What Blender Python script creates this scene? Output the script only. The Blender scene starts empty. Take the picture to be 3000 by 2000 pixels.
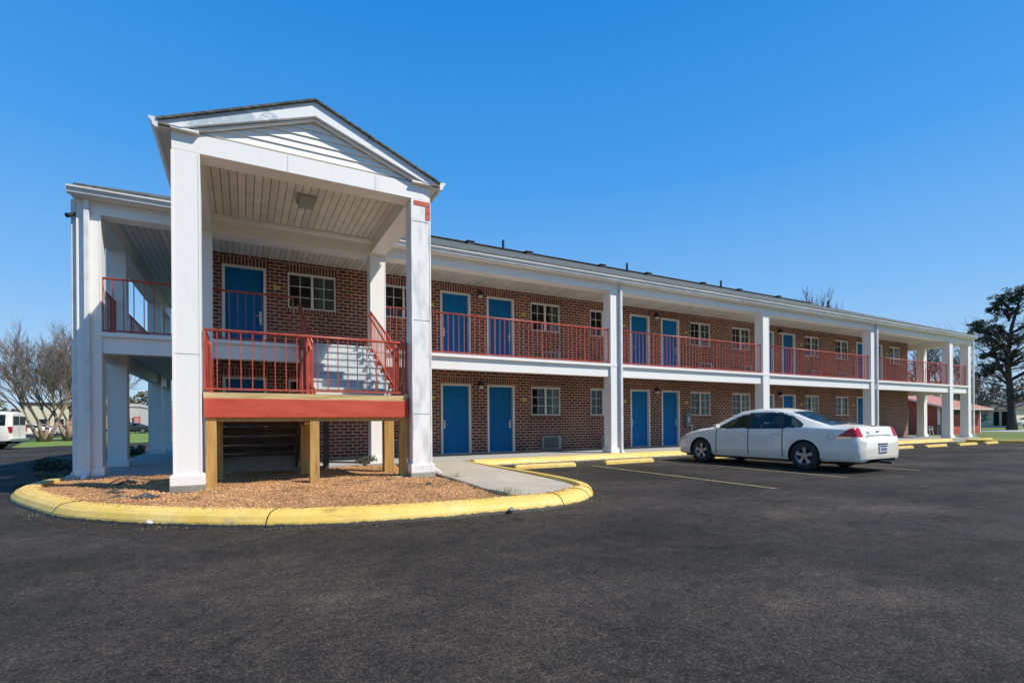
import bpy, math, random
import numpy as np
from mathutils import Matrix, Vector
random.seed(7); RNG=np.random.default_rng(7)
C=bpy.context.scene.collection
# ------------------------------------------------------------------ camera
f_px,yp,yaw,roll,H=1473.1,1239.0,.49113,-.0075332,1.12
F=Vector((math.sin(yaw),math.cos(yaw),0)); R=Vector((math.cos(yaw),-math.sin(yaw),0)); U=Vector((0,0,1))
R2=R*math.cos(roll)+U*math.sin(roll); U2=U*math.cos(roll)-R*math.sin(roll)
cam=bpy.data.cameras.new('camera'); co=bpy.data.objects.new('camera',cam); C.objects.link(co)
co.matrix_world=Matrix(((R2.x,U2.x,-F.x,0),(R2.y,U2.y,-F.y,0),(R2.z,U2.z,-F.z,H),(0,0,0,1)))
cam.sensor_width=36; cam.lens=f_px/3000*36; cam.shift_y=(yp-1000)/3000; cam.clip_end=3000
bpy.context.scene.camera=co
# ------------------------------------------------------------------ light
SD=Vector((1,-1,1.66)).normalized()
el=math.asin(SD.z); az=math.atan2(SD.x,SD.y)
w=bpy.data.worlds.new('World'); bpy.context.scene.world=w; w.use_nodes=True
nt=w.node_tree; bg=nt.nodes['Background']
sky=nt.nodes.new('ShaderNodeTexSky'); sky.sky_type='NISHITA'; sky.sun_disc=False
sky.sun_elevation=el; sky.sun_rotation=az; sky.air_density=1.0; sky.dust_density=.25; sky.ozone_density=3.0; sky.altitude=0
tcw=nt.nodes.new('ShaderNodeTexCoord'); sxw=nt.nodes.new('ShaderNodeSeparateXYZ'); nt.links.new(tcw.outputs['Generated'],sxw.inputs[0])
rw=nt.nodes.new('ShaderNodeValToRGB'); ee=rw.color_ramp.elements
for i,(p_,c_) in enumerate([(0,(.60,.85,1.06)),(.08,(.50,.78,1.10)),(.22,(.25,.61,1.14)),(.42,(.075,.43,1.06)),(.68,(.006,.29,.90))]):
    if i>1: ee.new(.5)
for i,(p_,c_) in enumerate([(0,(.60,.85,1.06)),(.08,(.50,.78,1.10)),(.22,(.25,.61,1.14)),(.42,(.075,.43,1.06)),(.68,(.006,.29,.90))]): ee[i].position=p_; ee[i].color=tuple(v*.9 for v in c_)+(1,)
nt.links.new(sxw.outputs[2],rw.inputs[0])
sc_=nt.nodes.new('ShaderNodeVectorMath'); sc_.operation='SCALE'; sc_.inputs['Scale'].default_value=4.6; nt.links.new(rw.outputs[0],sc_.inputs[0])
mxw=nt.nodes.new('ShaderNodeMix'); mxw.data_type='RGBA'; mxw.inputs[0].default_value=.93; nt.links.new(sky.outputs[0],mxw.inputs[6]); nt.links.new(sc_.outputs[0],mxw.inputs[7])
nt.links.new(mxw.outputs[2],bg.inputs[0]); bg.inputs[1].default_value=.15
sl=bpy.data.lights.new('sun','SUN'); so=bpy.data.objects.new('sun',sl); C.objects.link(so)
sl.energy=4.4; sl.angle=math.radians(.5); sl.color=(1,.95,.86)
so.rotation_euler=SD.to_track_quat('Z','Y').to_euler(); so.location=(20,-20,30)
vs=bpy.context.scene.view_settings; vs.view_transform='Standard'; vs.look='None'; vs.exposure=.35; vs.gamma=1
# ------------------------------------------------------------------ materials
def srgb(r,g,b):
    def c(v):
        v/=255.; return v/12.92 if v<=.04045 else ((v+.055)/1.055)**2.4
    return (c(r),c(g),c(b),1)
def newmat(name):
    m=bpy.data.materials.new(name); m.use_nodes=True; n=m.node_tree; return m,n,n.nodes['Principled BSDF']
def node(n,t,**kw):
    x=n.nodes.new(t)
    for k,v in kw.items():
        if k in x.inputs: x.inputs[k].default_value=v
        else: setattr(x,k,v)
    return x
def ramp(n,src,stops):
    r=n.nodes.new('ShaderNodeValToRGB'); e=r.color_ramp.elements
    while len(e)<len(stops): e.new(.5)
    for i,(p,c) in enumerate(stops): e[i].position=p; e[i].color=c
    n.links.new(src,r.inputs[0]); return r
def mix(n,fac,a,b,mode='MIX'):
    m=n.nodes.new('ShaderNodeMix'); m.data_type='RGBA'; m.blend_type=mode
    for i,v in ((0,fac),(6,a),(7,b)):
        if hasattr(v,'is_linked') or hasattr(v,'links'): n.links.new(v,m.inputs[i])
        else: m.inputs[i].default_value=v
    return m.outputs[2]
def bump(n,b,src,strength,dist):
    bp=node(n,'ShaderNodeBump',Strength=strength,Distance=dist); n.links.new(src,bp.inputs['Height'])
    old=b.inputs['Normal'].links
    if old: n.links.new(old[0].from_socket,bp.inputs['Normal'])
    n.links.new(bp.outputs[0],b.inputs['Normal'])
def objco(n,scale=(1,1,1)):
    t=n.nodes.new('ShaderNodeTexCoord'); m=n.nodes.new('ShaderNodeMapping'); m.inputs['Scale'].default_value=scale
    n.links.new(t.outputs['Object'],m.inputs[0]); return m.outputs[0]
def noise(n,co,scale,detail=4,rough=.6):
    x=node(n,'ShaderNodeTexNoise',Scale=scale,Detail=detail,Roughness=rough); n.links.new(co,x.inputs['Vector']); return x.outputs[0]
def simple(name,c1,c2=None,rough=.6,scale=3,stretch=(1,1,1),metal=0,bumps=None,lo=.35,hi=.65,spec=None):
    m,n,b=newmat(name); b.inputs['Roughness'].default_value=rough; b.inputs['Metallic'].default_value=metal
    if spec is not None: b.inputs['Specular IOR Level'].default_value=spec
    if c2 is None: b.inputs['Base Color'].default_value=c1
    else:
        cc=objco(n,stretch); r=ramp(n,noise(n,cc,scale),[(lo,c1),(hi,c2)]); n.links.new(r.outputs[0],b.inputs['Base Color'])
    if bumps: bump(n,b,noise(n,objco(n,stretch),bumps[0],5),bumps[1],bumps[2])
    return m
M={}
def lin(v): return (v,v,v,1)
# white paint, a little dirty
def paint_white(name,base,dirt,amount_lo,amount_hi,streak=(1.5,1.5,.35)):
    m,n,b=newmat(name); b.inputs['Roughness'].default_value=.45
    cc=objco(n,streak); r1=ramp(n,noise(n,cc,2.2,8,.7),[(amount_lo,base),(amount_hi,dirt)])
    c2=objco(n,(1,1,1)); r2=ramp(n,noise(n,c2,38,5,.7),[(.62,(1,1,1,1)),(.76,(.72,.7,.66,1))])
    n.links.new(mix(n,.8,r1.outputs[0],r2.outputs[0],'MULTIPLY'),b.inputs['Base Color'])
    bump(n,b,noise(n,objco(n,(1,1,.3)),30,4),.12,.01); return m
M['white']=paint_white('white_paint',(.84,.805,.745,1),(.66,.62,.56,1),.55,.9)
M['worn']=paint_white('worn_white_paint',(.83,.80,.745,1),(.47,.46,.43,1),.46,.74,(3,3,.8))
def rake():
    m,n,b=newmat('peeling_rake_paint'); b.inputs['Roughness'].default_value=.5
    r=ramp(n,noise(n,objco(n,(1,1,1.6)),1.15,6,.65),[(.52,(.78,.78,.77,1)),(.55,(.44,.50,.53,1)),(.66,(.50,.56,.58,1))])
    n.links.new(r.outputs[0],b.inputs['Base Color']); return m
M['rake']=rake()
def brick(name,bw,rh,off,ms=.0125,rot=False):
    m,n,b=newmat(name); b.inputs['Roughness'].default_value=.85
    t=n.nodes.new('ShaderNodeTexCoord'); s=n.nodes.new('ShaderNodeSeparateXYZ'); n.links.new(t.outputs['Object'],s.inputs[0])
    a=node(n,'ShaderNodeMath',operation='ADD'); n.links.new(s.outputs[0],a.inputs[0]); n.links.new(s.outputs[1],a.inputs[1])
    cb=n.nodes.new('ShaderNodeCombineXYZ'); n.links.new(a.outputs[0],cb.inputs[0]); n.links.new(s.outputs[2],cb.inputs[1])
    def bt(c1,c2,mo):
        x=n.nodes.new('ShaderNodeTexBrick'); x.offset=off; n.links.new(cb.outputs[0],x.inputs['Vector'])
        for k,v in (('Scale',1),('Mortar Size',ms),('Mortar Smooth',.15),('Bias',0),('Brick Width',bw),('Row Height',rh),('Color1',c1),('Color2',c2),('Mortar',mo)): x.inputs[k].default_value=v
        return x
    x=bt((.245,.064,.040,1),(.115,.035,.025,1),(.62,.46,.36,1))
    nz=ramp(n,noise(n,objco(n),9,5,.7),[(.3,(.55,.55,.55,1)),(.7,(1.25,1.2,1.15,1))])
    big=ramp(n,noise(n,objco(n,(1,1,.7)),.7,6,.7),[(.32,(.68,.66,.64,1)),(.5,(.95,.95,.95,1)),(.7,(1.22,1.18,1.14,1))])
    c=mix(n,1.,x.outputs[0],nz.outputs[0],'MULTIPLY'); c=mix(n,1.,c,big.outputs[0],'MULTIPLY')
    n.links.new(c,b.inputs['Base Color'])
    inv=node(n,'ShaderNodeMath',operation='SUBTRACT'); inv.inputs[0].default_value=1; n.links.new(x.outputs[1],inv.inputs[1])
    bump(n,b,inv.outputs[0],.7,.008); bump(n,b,noise(n,objco(n),60,4),.25,.004); return m
M['brick']=brick('red_brick',.236,.0935,.5)
M['soldier']=brick('soldier_brick',.083,.40,0)
def asphalt():
    m,n,b=newmat('asphalt'); b.inputs['Specular IOR Level'].default_value=.14
    cc=objco(n)
    big=ramp(n,noise(n,objco(n,(.75,1,1)),.42,7,.68),[(.34,(.024,.021,.018,1)),(.47,(.040,.0345,.029,1)),(.57,(.056,.0475,.039,1)),(.67,(.088,.074,.059,1))])
    fine=ramp(n,noise(n,cc,70,3,.8),[(.34,(.40,.40,.40,1)),(.52,(.92,.92,.92,1)),(.68,(2.3,2.2,2.1,1))])
    mid=ramp(n,noise(n,cc,6,6,.75),[(.34,(.70,.70,.72,1)),(.66,(1.27,1.25,1.2,1))])
    gr2=ramp(n,noise(n,cc,26,4,.85),[(.36,lin(.55)),(.52,lin(1.0)),(.68,lin(1.6))])
    c=mix(n,1.,big.outputs[0],fine.outputs[0],'MULTIPLY'); c=mix(n,1.,c,mid.outputs[0],'MULTIPLY'); c=mix(n,1.,c,gr2.outputs[0],'MULTIPLY')
    # cracks
    wv=node(n,'ShaderNodeTexNoise',Scale=1.1,Detail=5); n.links.new(cc,wv.inputs['Vector'])
    ad=node(n,'ShaderNodeVectorMath',operation='MULTIPLY_ADD'); n.links.new(wv.outputs[1],ad.inputs[0]); ad.inputs[1].default_value=(1.6,1.6,0); n.links.new(cc,ad.inputs[2])
    v=node(n,'ShaderNodeTexVoronoi',feature='DISTANCE_TO_EDGE',Scale=.45); n.links.new(ad.outputs[0],v.inputs['Vector'])
    cr=ramp(n,v.outputs[0],[(.0,(1,1,1,1)),(.005,(0,0,0,1))])
    mk=ramp(n,noise(n,cc,.6,4),[(.44,(0,0,0,1)),(.52,(1,1,1,1))])
    cm=mix(n,1.,cr.outputs[0],mk.outputs[0],'MULTIPLY')
    oil=ramp(n,noise(n,objco(n,(1.3,1,1)),1.7,2,.4),[(.70,(0,0,0,1)),(.78,(.55,.55,.55,1))]); c=mix(n,oil.outputs[0],c,(.014,.0125,.012,1))
    c=mix(n,cm,c,(.012,.011,.011,1)); n.links.new(c,b.inputs['Base Color'])
    rr=ramp(n,noise(n,cc,1.2,4),[(.3,lin(.72)),(.7,lin(.95))]); n.links.new(rr.outputs[0],b.inputs['Roughness'])
    bump(n,b,noise(n,cc,85,3,.8),.55,.008); bump(n,b,noise(n,cc,4,4),.2,.02); return m
M['asphalt']=asphalt()
def concrete(name,a,b_,seam=None):
    m,n,b=newmat(name); b.inputs['Roughness'].default_value=.85; cc=objco(n)
    r=ramp(n,noise(n,cc,1.6,8,.7),[(.3,a),(.7,b_)]); fi=ramp(n,noise(n,cc,55,3,.8),[(.35,lin(.8)),(.65,lin(1.12))])
    c=mix(n,1.,r.outputs[0],fi.outputs[0],'MULTIPLY')
    if seam:
        s=n.nodes.new('ShaderNodeSeparateXYZ'); n.links.new(cc,s.inputs[0])
        d=node(n,'ShaderNodeMath',operation='MODULO'); ad=node(n,'ShaderNodeMath',operation='ADD'); ad.inputs[1].default_value=100; n.links.new(s.outputs[0],ad.inputs[0]); n.links.new(ad.outputs[0],d.inputs[0]); d.inputs[1].default_value=seam
        sr=ramp(n,d.outputs[0],[(.0,lin(.35)),(.012,lin(1))]); c=mix(n,1.,c,sr.outputs[0],'MULTIPLY')
    n.links.new(c,b.inputs['Base Color']); bump(n,b,noise(n,cc,60,4),.25,.004); return m
M['concrete']=concrete('concrete',(.30,.29,.26,1),(.45,.43,.385,1),1.9)
M['ramp']=concrete('ramp_concrete',(.37,.31,.235,1),(.49,.415,.315,1))
M['block']=concrete('concrete_block',(.22,.20,.16,1),(.38,.35,.29,1))
M['step']=concrete('painted_step',(.44,.47,.46,1),(.60,.63,.61,1))
def yellow(name,edge=False):
    m,n,b=newmat(name); b.inputs['Roughness'].default_value=.6; cc=objco(n)
    r=ramp(n,noise(n,cc,1.8,7,.7),[(.3,(.66,.40,.045,1)),(.55,(.74,.51,.125,1)),(.78,(.72,.56,.23,1))])
    g=ramp(n,noise(n,cc,5,9,.8),[(.53,(0,0,0,1)),(.74,(1,1,1,1))])
    c=mix(n,g.outputs[0],r.outputs[0],(.36,.28,.14,1))
    ch=ramp(n,noise(n,objco(n,(1,1,2)),13,6,.8),[(.67,(0,0,0,1)),(.70,(1,1,1,1))]); c=mix(n,ch.outputs[0],c,(.33,.31,.26,1))
    tf=ramp(n,noise(n,objco(n,(.6,.6,3)),2.4,7,.75),[(.62,(0,0,0,1)),(.74,(.7,.7,.7,1))]); c=mix(n,tf.outputs[0],c,(.11,.09,.05,1))
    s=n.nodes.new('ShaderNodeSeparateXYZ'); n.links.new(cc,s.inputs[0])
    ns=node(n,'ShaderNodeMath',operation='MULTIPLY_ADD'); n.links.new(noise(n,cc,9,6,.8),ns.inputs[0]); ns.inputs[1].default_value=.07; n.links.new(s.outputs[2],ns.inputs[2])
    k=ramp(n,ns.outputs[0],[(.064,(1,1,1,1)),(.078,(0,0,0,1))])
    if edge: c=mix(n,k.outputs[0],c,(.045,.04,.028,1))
    n.links.new(c,b.inputs['Base Color']); bump(n,b,noise(n,cc,30,5),.3,.006); return m
M['yellow']=yellow('yellow_kerb_paint',True); M['yellow_stop']=yellow('yellow_stop_paint')
def line_mat():
    m,n,b=newmat('worn_line_paint'); b.inputs['Roughness'].default_value=.8; cc=objco(n)
    g=ramp(n,noise(n,cc,22,6,.8),[(.44,(.36,.27,.09,1)),(.56,(.06,.05,.035,1))])
    n.links.new(g.outputs[0],b.inputs['Base Color']); return m
M['line']=line_mat()
M['red']=simple('red_railing_paint',(.33,.043,.026,1),(.46,.085,.05,1),.42,6)
M['redboard']=simple('red_board_paint',(.47,.060,.026,1),(.55,.085,.04,1),.5,2,(1,1,4),bumps=(12,.15,.005))
def wood():
    m,n,b=newmat('treated_timber'); b.inputs['Roughness'].default_value=.7; cc=objco(n,(9,9,.8))
    r=ramp(n,noise(n,cc,2,8,.7),[(.3,(.30,.15,.035,1)),(.5,(.46,.26,.07,1)),(.7,(.55,.36,.13,1))])
    k=ramp(n,noise(n,objco(n,(5,5,2)),2.2,3),[(.66,(0,0,0,1)),(.74,(1,1,1,1))])
    n.links.new(mix(n,k.outputs[0],r.outputs[0],(.16,.07,.02,1)),b.inputs['Base Color']); bump(n,b,noise(n,cc,4,6),.3,.004); return m
M['wood']=wood()
M['woodedge']=simple('timber_edge',(.40,.26,.09,1),(.66,.50,.24,1),.7,3,(.6,3,12),bumps=(5,.2,.003))
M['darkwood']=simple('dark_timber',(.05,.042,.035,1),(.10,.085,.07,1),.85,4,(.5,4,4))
def shingle():
    m,n,b=newmat('shingles'); b.inputs['Roughness'].default_value=.9; t=n.nodes.new('ShaderNodeTexCoord')
    s=n.nodes.new('ShaderNodeSeparateXYZ'); n.links.new(t.outputs['Object'],s.inputs[0]); cb=n.nodes.new('ShaderNodeCombineXYZ')
    a=node(n,'ShaderNodeMath',operation='ADD'); n.links.new(s.outputs[0],a.inputs[0]); a.inputs[1].default_value=0
    z=node(n,'ShaderNodeMath',operation='MULTIPLY'); n.links.new(s.outputs[2],z.inputs[0]); z.inputs[1].default_value=2.8
    n.links.new(a.outputs[0],cb.inputs[0]); n.links.new(z.outputs[0],cb.inputs[1])
    x=n.nodes.new('ShaderNodeTexBrick'); n.links.new(cb.outputs[0],x.inputs['Vector'])
    for k,v in (('Scale',1),('Mortar Size',.012),('Brick Width',.33),('Row Height',.15),('Color1',(.12,.125,.105,1)),('Color2',(.060,.066,.058,1)),('Mortar',(.03,.032,.03,1))): x.inputs[k].default_value=v
    nz=ramp(n,noise(n,objco(n),5,6,.8),[(.3,lin(.6)),(.7,lin(1.5))])
    n.links.new(mix(n,1.,x.outputs[0],nz.outputs[0],'MULTIPLY'),b.inputs['Base Color']); bump(n,b,x.outputs[0],.4,.01); return m
M['shingle']=shingle()
def boards(name,base,dirt,width,axis=0):
    m,n,b=newmat(name); b.inputs['Roughness'].default_value=.7; t=n.nodes.new('ShaderNodeTexCoord')
    s=n.nodes.new('ShaderNodeSeparateXYZ'); n.links.new(t.outputs['Object'],s.inputs[0])
    a=node(n,'ShaderNodeMath',operation='MULTIPLY_ADD'); n.links.new(s.outputs[axis],a.inputs[0]); a.inputs[1].default_value=1/width; a.inputs[2].default_value=500
    fr=node(n,'ShaderNodeMath',operation='FRACT'); n.links.new(a.outputs[0],fr.inputs[0])
    gr=ramp(n,fr.outputs[0],[(0,lin(0)),(.06,lin(0)),(.12,lin(1)),(.94,lin(1))])
    fl=node(n,'ShaderNodeMath',operation='FLOOR'); n.links.new(a.outputs[0],fl.inputs[0]); wn=node(n,'ShaderNodeTexWhiteNoise',noise_dimensions='1D'); n.links.new(fl.outputs[0],wn.inputs['W'])
    pv=ramp(n,wn.outputs[0],[(0,lin(.86)),(1,lin(1.05))])
    d=ramp(n,noise(n,objco(n,(1.5,1.5,1)),2.5,8,.75),[(.4,base),(.75,dirt)])
    c=mix(n,1.,d.outputs[0],pv.outputs[0],'MULTIPLY'); g2=ramp(n,gr.outputs[0],[(0,lin(.28)),(1,lin(1))]); c=mix(n,1.,c,g2.outputs[0],'MULTIPLY')
    n.links.new(c,b.inputs['Base Color']); bump(n,b,gr.outputs[0],.8,.01); return m
M['ceiling']=boards('boarded_ceiling',(.80,.75,.64,1),(.60,.55,.45,1),.135)
M['mulch']=simple('mulch_ground',(.36,.17,.06,1),(.60,.33,.14,1),.95,26,bumps=(45,1.0,.03))
def chipmat():
    m,n,b=newmat('mulch_chip'); b.inputs['Roughness'].default_value=.9
    g=n.nodes.new('ShaderNodeNewGeometry'); r=ramp(n,g.outputs['Random Per Island'],[(0,(.16,.075,.03,1)),(.25,(.40,.20,.08,1)),(.7,(.60,.33,.14,1)),(1,(.78,.54,.32,1))])
    pt=ramp(n,noise(n,objco(n),1.5,5,.7),[(.38,(.40,.37,.36,1)),(.47,(.85,.80,.76,1)),(.58,(1.15,1.08,.98,1))])
    n.links.new(mix(n,1.,r.outputs[0],pt.outputs[0],'MULTIPLY'),b.inputs['Base Color']); return m
M['chip']=chipmat()
M['blue']=simple('blue_door_paint',(.001,.145,.37,1),(.002,.17,.41,1),.55,2,spec=.15)
M['frame']=simple('door_frame_paint',(.76,.73,.65,1),(.82,.79,.72,1),.5,3)
M['metal']=simple('satin_metal',(.55,.55,.54,1),None,.3,metal=.9)
M['gutter']=simple('gutter_metal',(.76,.76,.75,1),(.62,.61,.58,1),.35,4,(.4,1,1))
M['dark']=simple('black_plastic',(.012,.012,.013,1),None,.5)
M['black']=simple('black_void',(.004,.004,.004,1),None,.9)
M['lampglass']=simple('lamp_glass',(.72,.70,.64,1),None,.3)
def doorpaint():
    m,n,b=newmat('blue_door_paint'); b.inputs['Roughness'].default_value=.5; b.inputs['Specular IOR Level'].default_value=.18
    oi=n.nodes.new('ShaderNodeObjectInfo'); rr=ramp(n,oi.outputs['Random'],[(0,lin(.84)),(1,lin(1.12))])
    sc2=ramp(n,noise(n,objco(n,(2,2,.6)),3,7,.75),[(.35,(.001,.125,.33,1)),(.7,(.003,.17,.41,1))])
    n.links.new(mix(n,1.,sc2.outputs[0],rr.outputs[0],'MULTIPLY'),b.inputs['Base Color']); return m
M['blue']=doorpaint()
M['plate']=simple('yellow_plate',(.62,.52,.10,1),None,.4)
M['plateink']=simple('plate_digits',(.16,.12,.02,1),None,.5)
M['ac']=simple('unit_case',(.40,.39,.35,1),(.33,.32,.29,1),.5,5)
M['acgrille']=simple('unit_grille',(.09,.085,.075,1),None,.5)
M['boxgrey']=simple('grey_box',(.16,.18,.18,1),(.20,.215,.21,1),.4,6)
M['curtain']=simple('curtain',(.30,.33,.27,1),(.46,.48,.41,1),.9,3,(9,9,.1))
M['room']=simple('room_inside',(.20,.19,.165,1),None,.9)
def glassmat(name,tint,rough,spec=.5,a=.5):
    m,n,b=newmat(name); n.nodes.remove(b); out=n.nodes['Material Output']
    tr=node(n,'ShaderNodeBsdfTransparent',Color=tint); gl=node(n,'ShaderNodeBsdfGlossy',Color=(.9,.95,1,1),Roughness=rough)
    lw=node(n,'ShaderNodeFresnel',IOR=1.5); mp=node(n,'ShaderNodeMath',operation='MULTIPLY_ADD'); n.links.new(lw.outputs[0],mp.inputs[0]); mp.inputs[1].default_value=spec; mp.inputs[2].default_value=.015
    ms=n.nodes.new('ShaderNodeMixShader'); n.links.new(mp.outputs[0],ms.inputs[0]); n.links.new(tr.outputs[0],ms.inputs[1]); n.links.new(gl.outputs[0],ms.inputs[2]); n.links.new(ms.outputs[0],out.inputs[0]); return m
M['glass']=glassmat('window_glass',(.66,.72,.70,1),.02,.7)
M['carglass']=glassmat('car_glass',(.42,.55,.54,1),.02,.55)
def grassmat(name,a,b_,c_,sc=3):
    m,n,b=newmat(name); b.inputs['Roughness'].default_value=.95; cc=objco(n)
    r=ramp(n,noise(n,cc,.12*sc,8,.7),[(.3,a),(.52,b_),(.72,c_)]); fi=ramp(n,noise(n,cc,12,4,.8),[(.3,lin(.6)),(.7,lin(1.35))])
    n.links.new(mix(n,1.,r.outputs[0],fi.outputs[0],'MULTIPLY'),b.inputs['Base Color']); bump(n,b,noise(n,cc,14,5),.8,.05); return m
M['grass']=grassmat('grass',(.10,.12,.022,1),(.13,.17,.03,1),(.21,.20,.065,1))
M['lawn']=grassmat('short_lawn',(.12,.19,.02,1),(.15,.22,.03,1),(.21,.25,.06,1))
def leafmat(name,cols):
    m,n,b=newmat(name); b.inputs['Roughness'].default_value=.7
    g=n.nodes.new('ShaderNodeNewGeometry'); k=len(cols)-1
    r=ramp(n,g.outputs['Random Per Island'],[(i/k,c) for i,c in enumerate(cols)]); n.links.new(r.outputs[0],b.inputs['Base Color']); return m
M['conifer']=leafmat('evergreen_leaf',[(.02,.045,.018,1),(.045,.085,.03,1),(.08,.125,.045,1)])
M['scrub']=leafmat('scrub_leaf',[(.05,.055,.022,1),(.09,.085,.035,1),(.14,.115,.06,1)])
M['weed']=leafmat('weed_leaf',[(.08,.13,.03,1),(.16,.20,.06,1),(.28,.27,.12,1)])
M['shrubleaf']=leafmat('shrub_leaf',[(.015,.030,.014,1),(.04,.06,.025,1),(.10,.09,.05,1)])
M['bark']=simple('bark',(.10,.075,.055,1),(.19,.15,.11,1),.9,6,(2,2,.5),bumps=(8,.5,.03))
M['crepebark']=simple('smooth_bark',(.20,.13,.085,1),(.33,.24,.17,1),.8,4,(2,2,.5))
M['twig']=simple('twigs',(.19,.145,.115,1),(.31,.25,.21,1),.9,2)
M['twiggrey']=simple('grey_twigs',(.12,.105,.10,1),(.18,.16,.15,1),.9,2)
M['darkbark']=simple('dark_bark',(.035,.028,.022,1),(.07,.058,.045,1),.9,4,(2,2,.5))
M['wall_cream']=simple('cream_wall',(.62,.55,.40,1),(.70,.63,.48,1),.8,.4)
M['wall_grey']=simple('pale_wall',(.50,.49,.45,1),(.58,.56,.52,1),.8,.4)
M['orangewall']=simple('orange_brick_wall',(.50,.24,.13,1),(.58,.32,.2,1),.9,1)
M['shedred']=boards('shed_siding',(.50,.085,.05,1),(.40,.06,.04,1),.19,2)
M['shedroof']=simple('shed_roof_metal',(.42,.15,.09,1),(.50,.22,.15,1),.5,1)
M['pinkboard']=simple('faded_trim',(.60,.48,.42,1),None,.7)
M['hdoor']=simple('pale_green_door',(.42,.44,.36,1),None,.6)
M['plastic']=simple('white_plastic',(.62,.62,.60,1),None,.35)
M['litter']=simple('dark_plastic_sheet',(.018,.018,.019,1),(.075,.075,.078,1),.6,14)
M['deadleaf']=leafmat('dead_leaf',[(.04,.028,.018,1),(.10,.06,.03,1),(.20,.12,.06,1)])
M['signred']=simple('red_sign_face',(.60,.05,.05,1),None,.4)
def carpaint(name,c,rough=.35):
    m,n,b=newmat(name); b.inputs['Base Color'].default_value=c; b.inputs['Roughness'].default_value=rough
    b.inputs['Coat Weight'].default_value=.7; b.inputs['Coat Roughness'].default_value=.05
    g=ramp(n,noise(n,objco(n,(1,1,2)),2.5,6,.7),[(.35,c),(.8,tuple(v*.86 for v in c[:3])+(1,))]); n.links.new(g.outputs[0],b.inputs['Base Color']); return m
M['carwhite']=carpaint('car_white',(.83,.77,.65,1)); M['carsilver']=carpaint('car_silver',(.42,.45,.48,1)); M['carblack']=carpaint('car_black',(.02,.022,.025,1)); M['carred']=carpaint('car_maroon',(.14,.015,.02,1))
M['tyre']=simple('tyre_rubber',(.022,.022,.022,1),(.035,.034,.032,1),.85,9)
M['rim']=simple('alloy',(.42,.42,.42,1),None,.38,metal=.6)
M['tail']=simple('tail_lens',(.50,.006,.012,1),(.34,.004,.01,1),.12,14)
M['head']=simple('head_lens',(.50,.42,.36,1),None,.15)
M['chrome']=simple('chrome_strip',(.62,.66,.68,1),None,.15,metal=1)
M['seat']=simple('seat_cloth',(.16,.17,.16,1),None,.9)
M['shade']=simple('green_sunshade',(.10,.45,.25,1),None,.5)
M['ink']=simple('blue_ink',(.03,.05,.2,1),None,.5)
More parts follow.
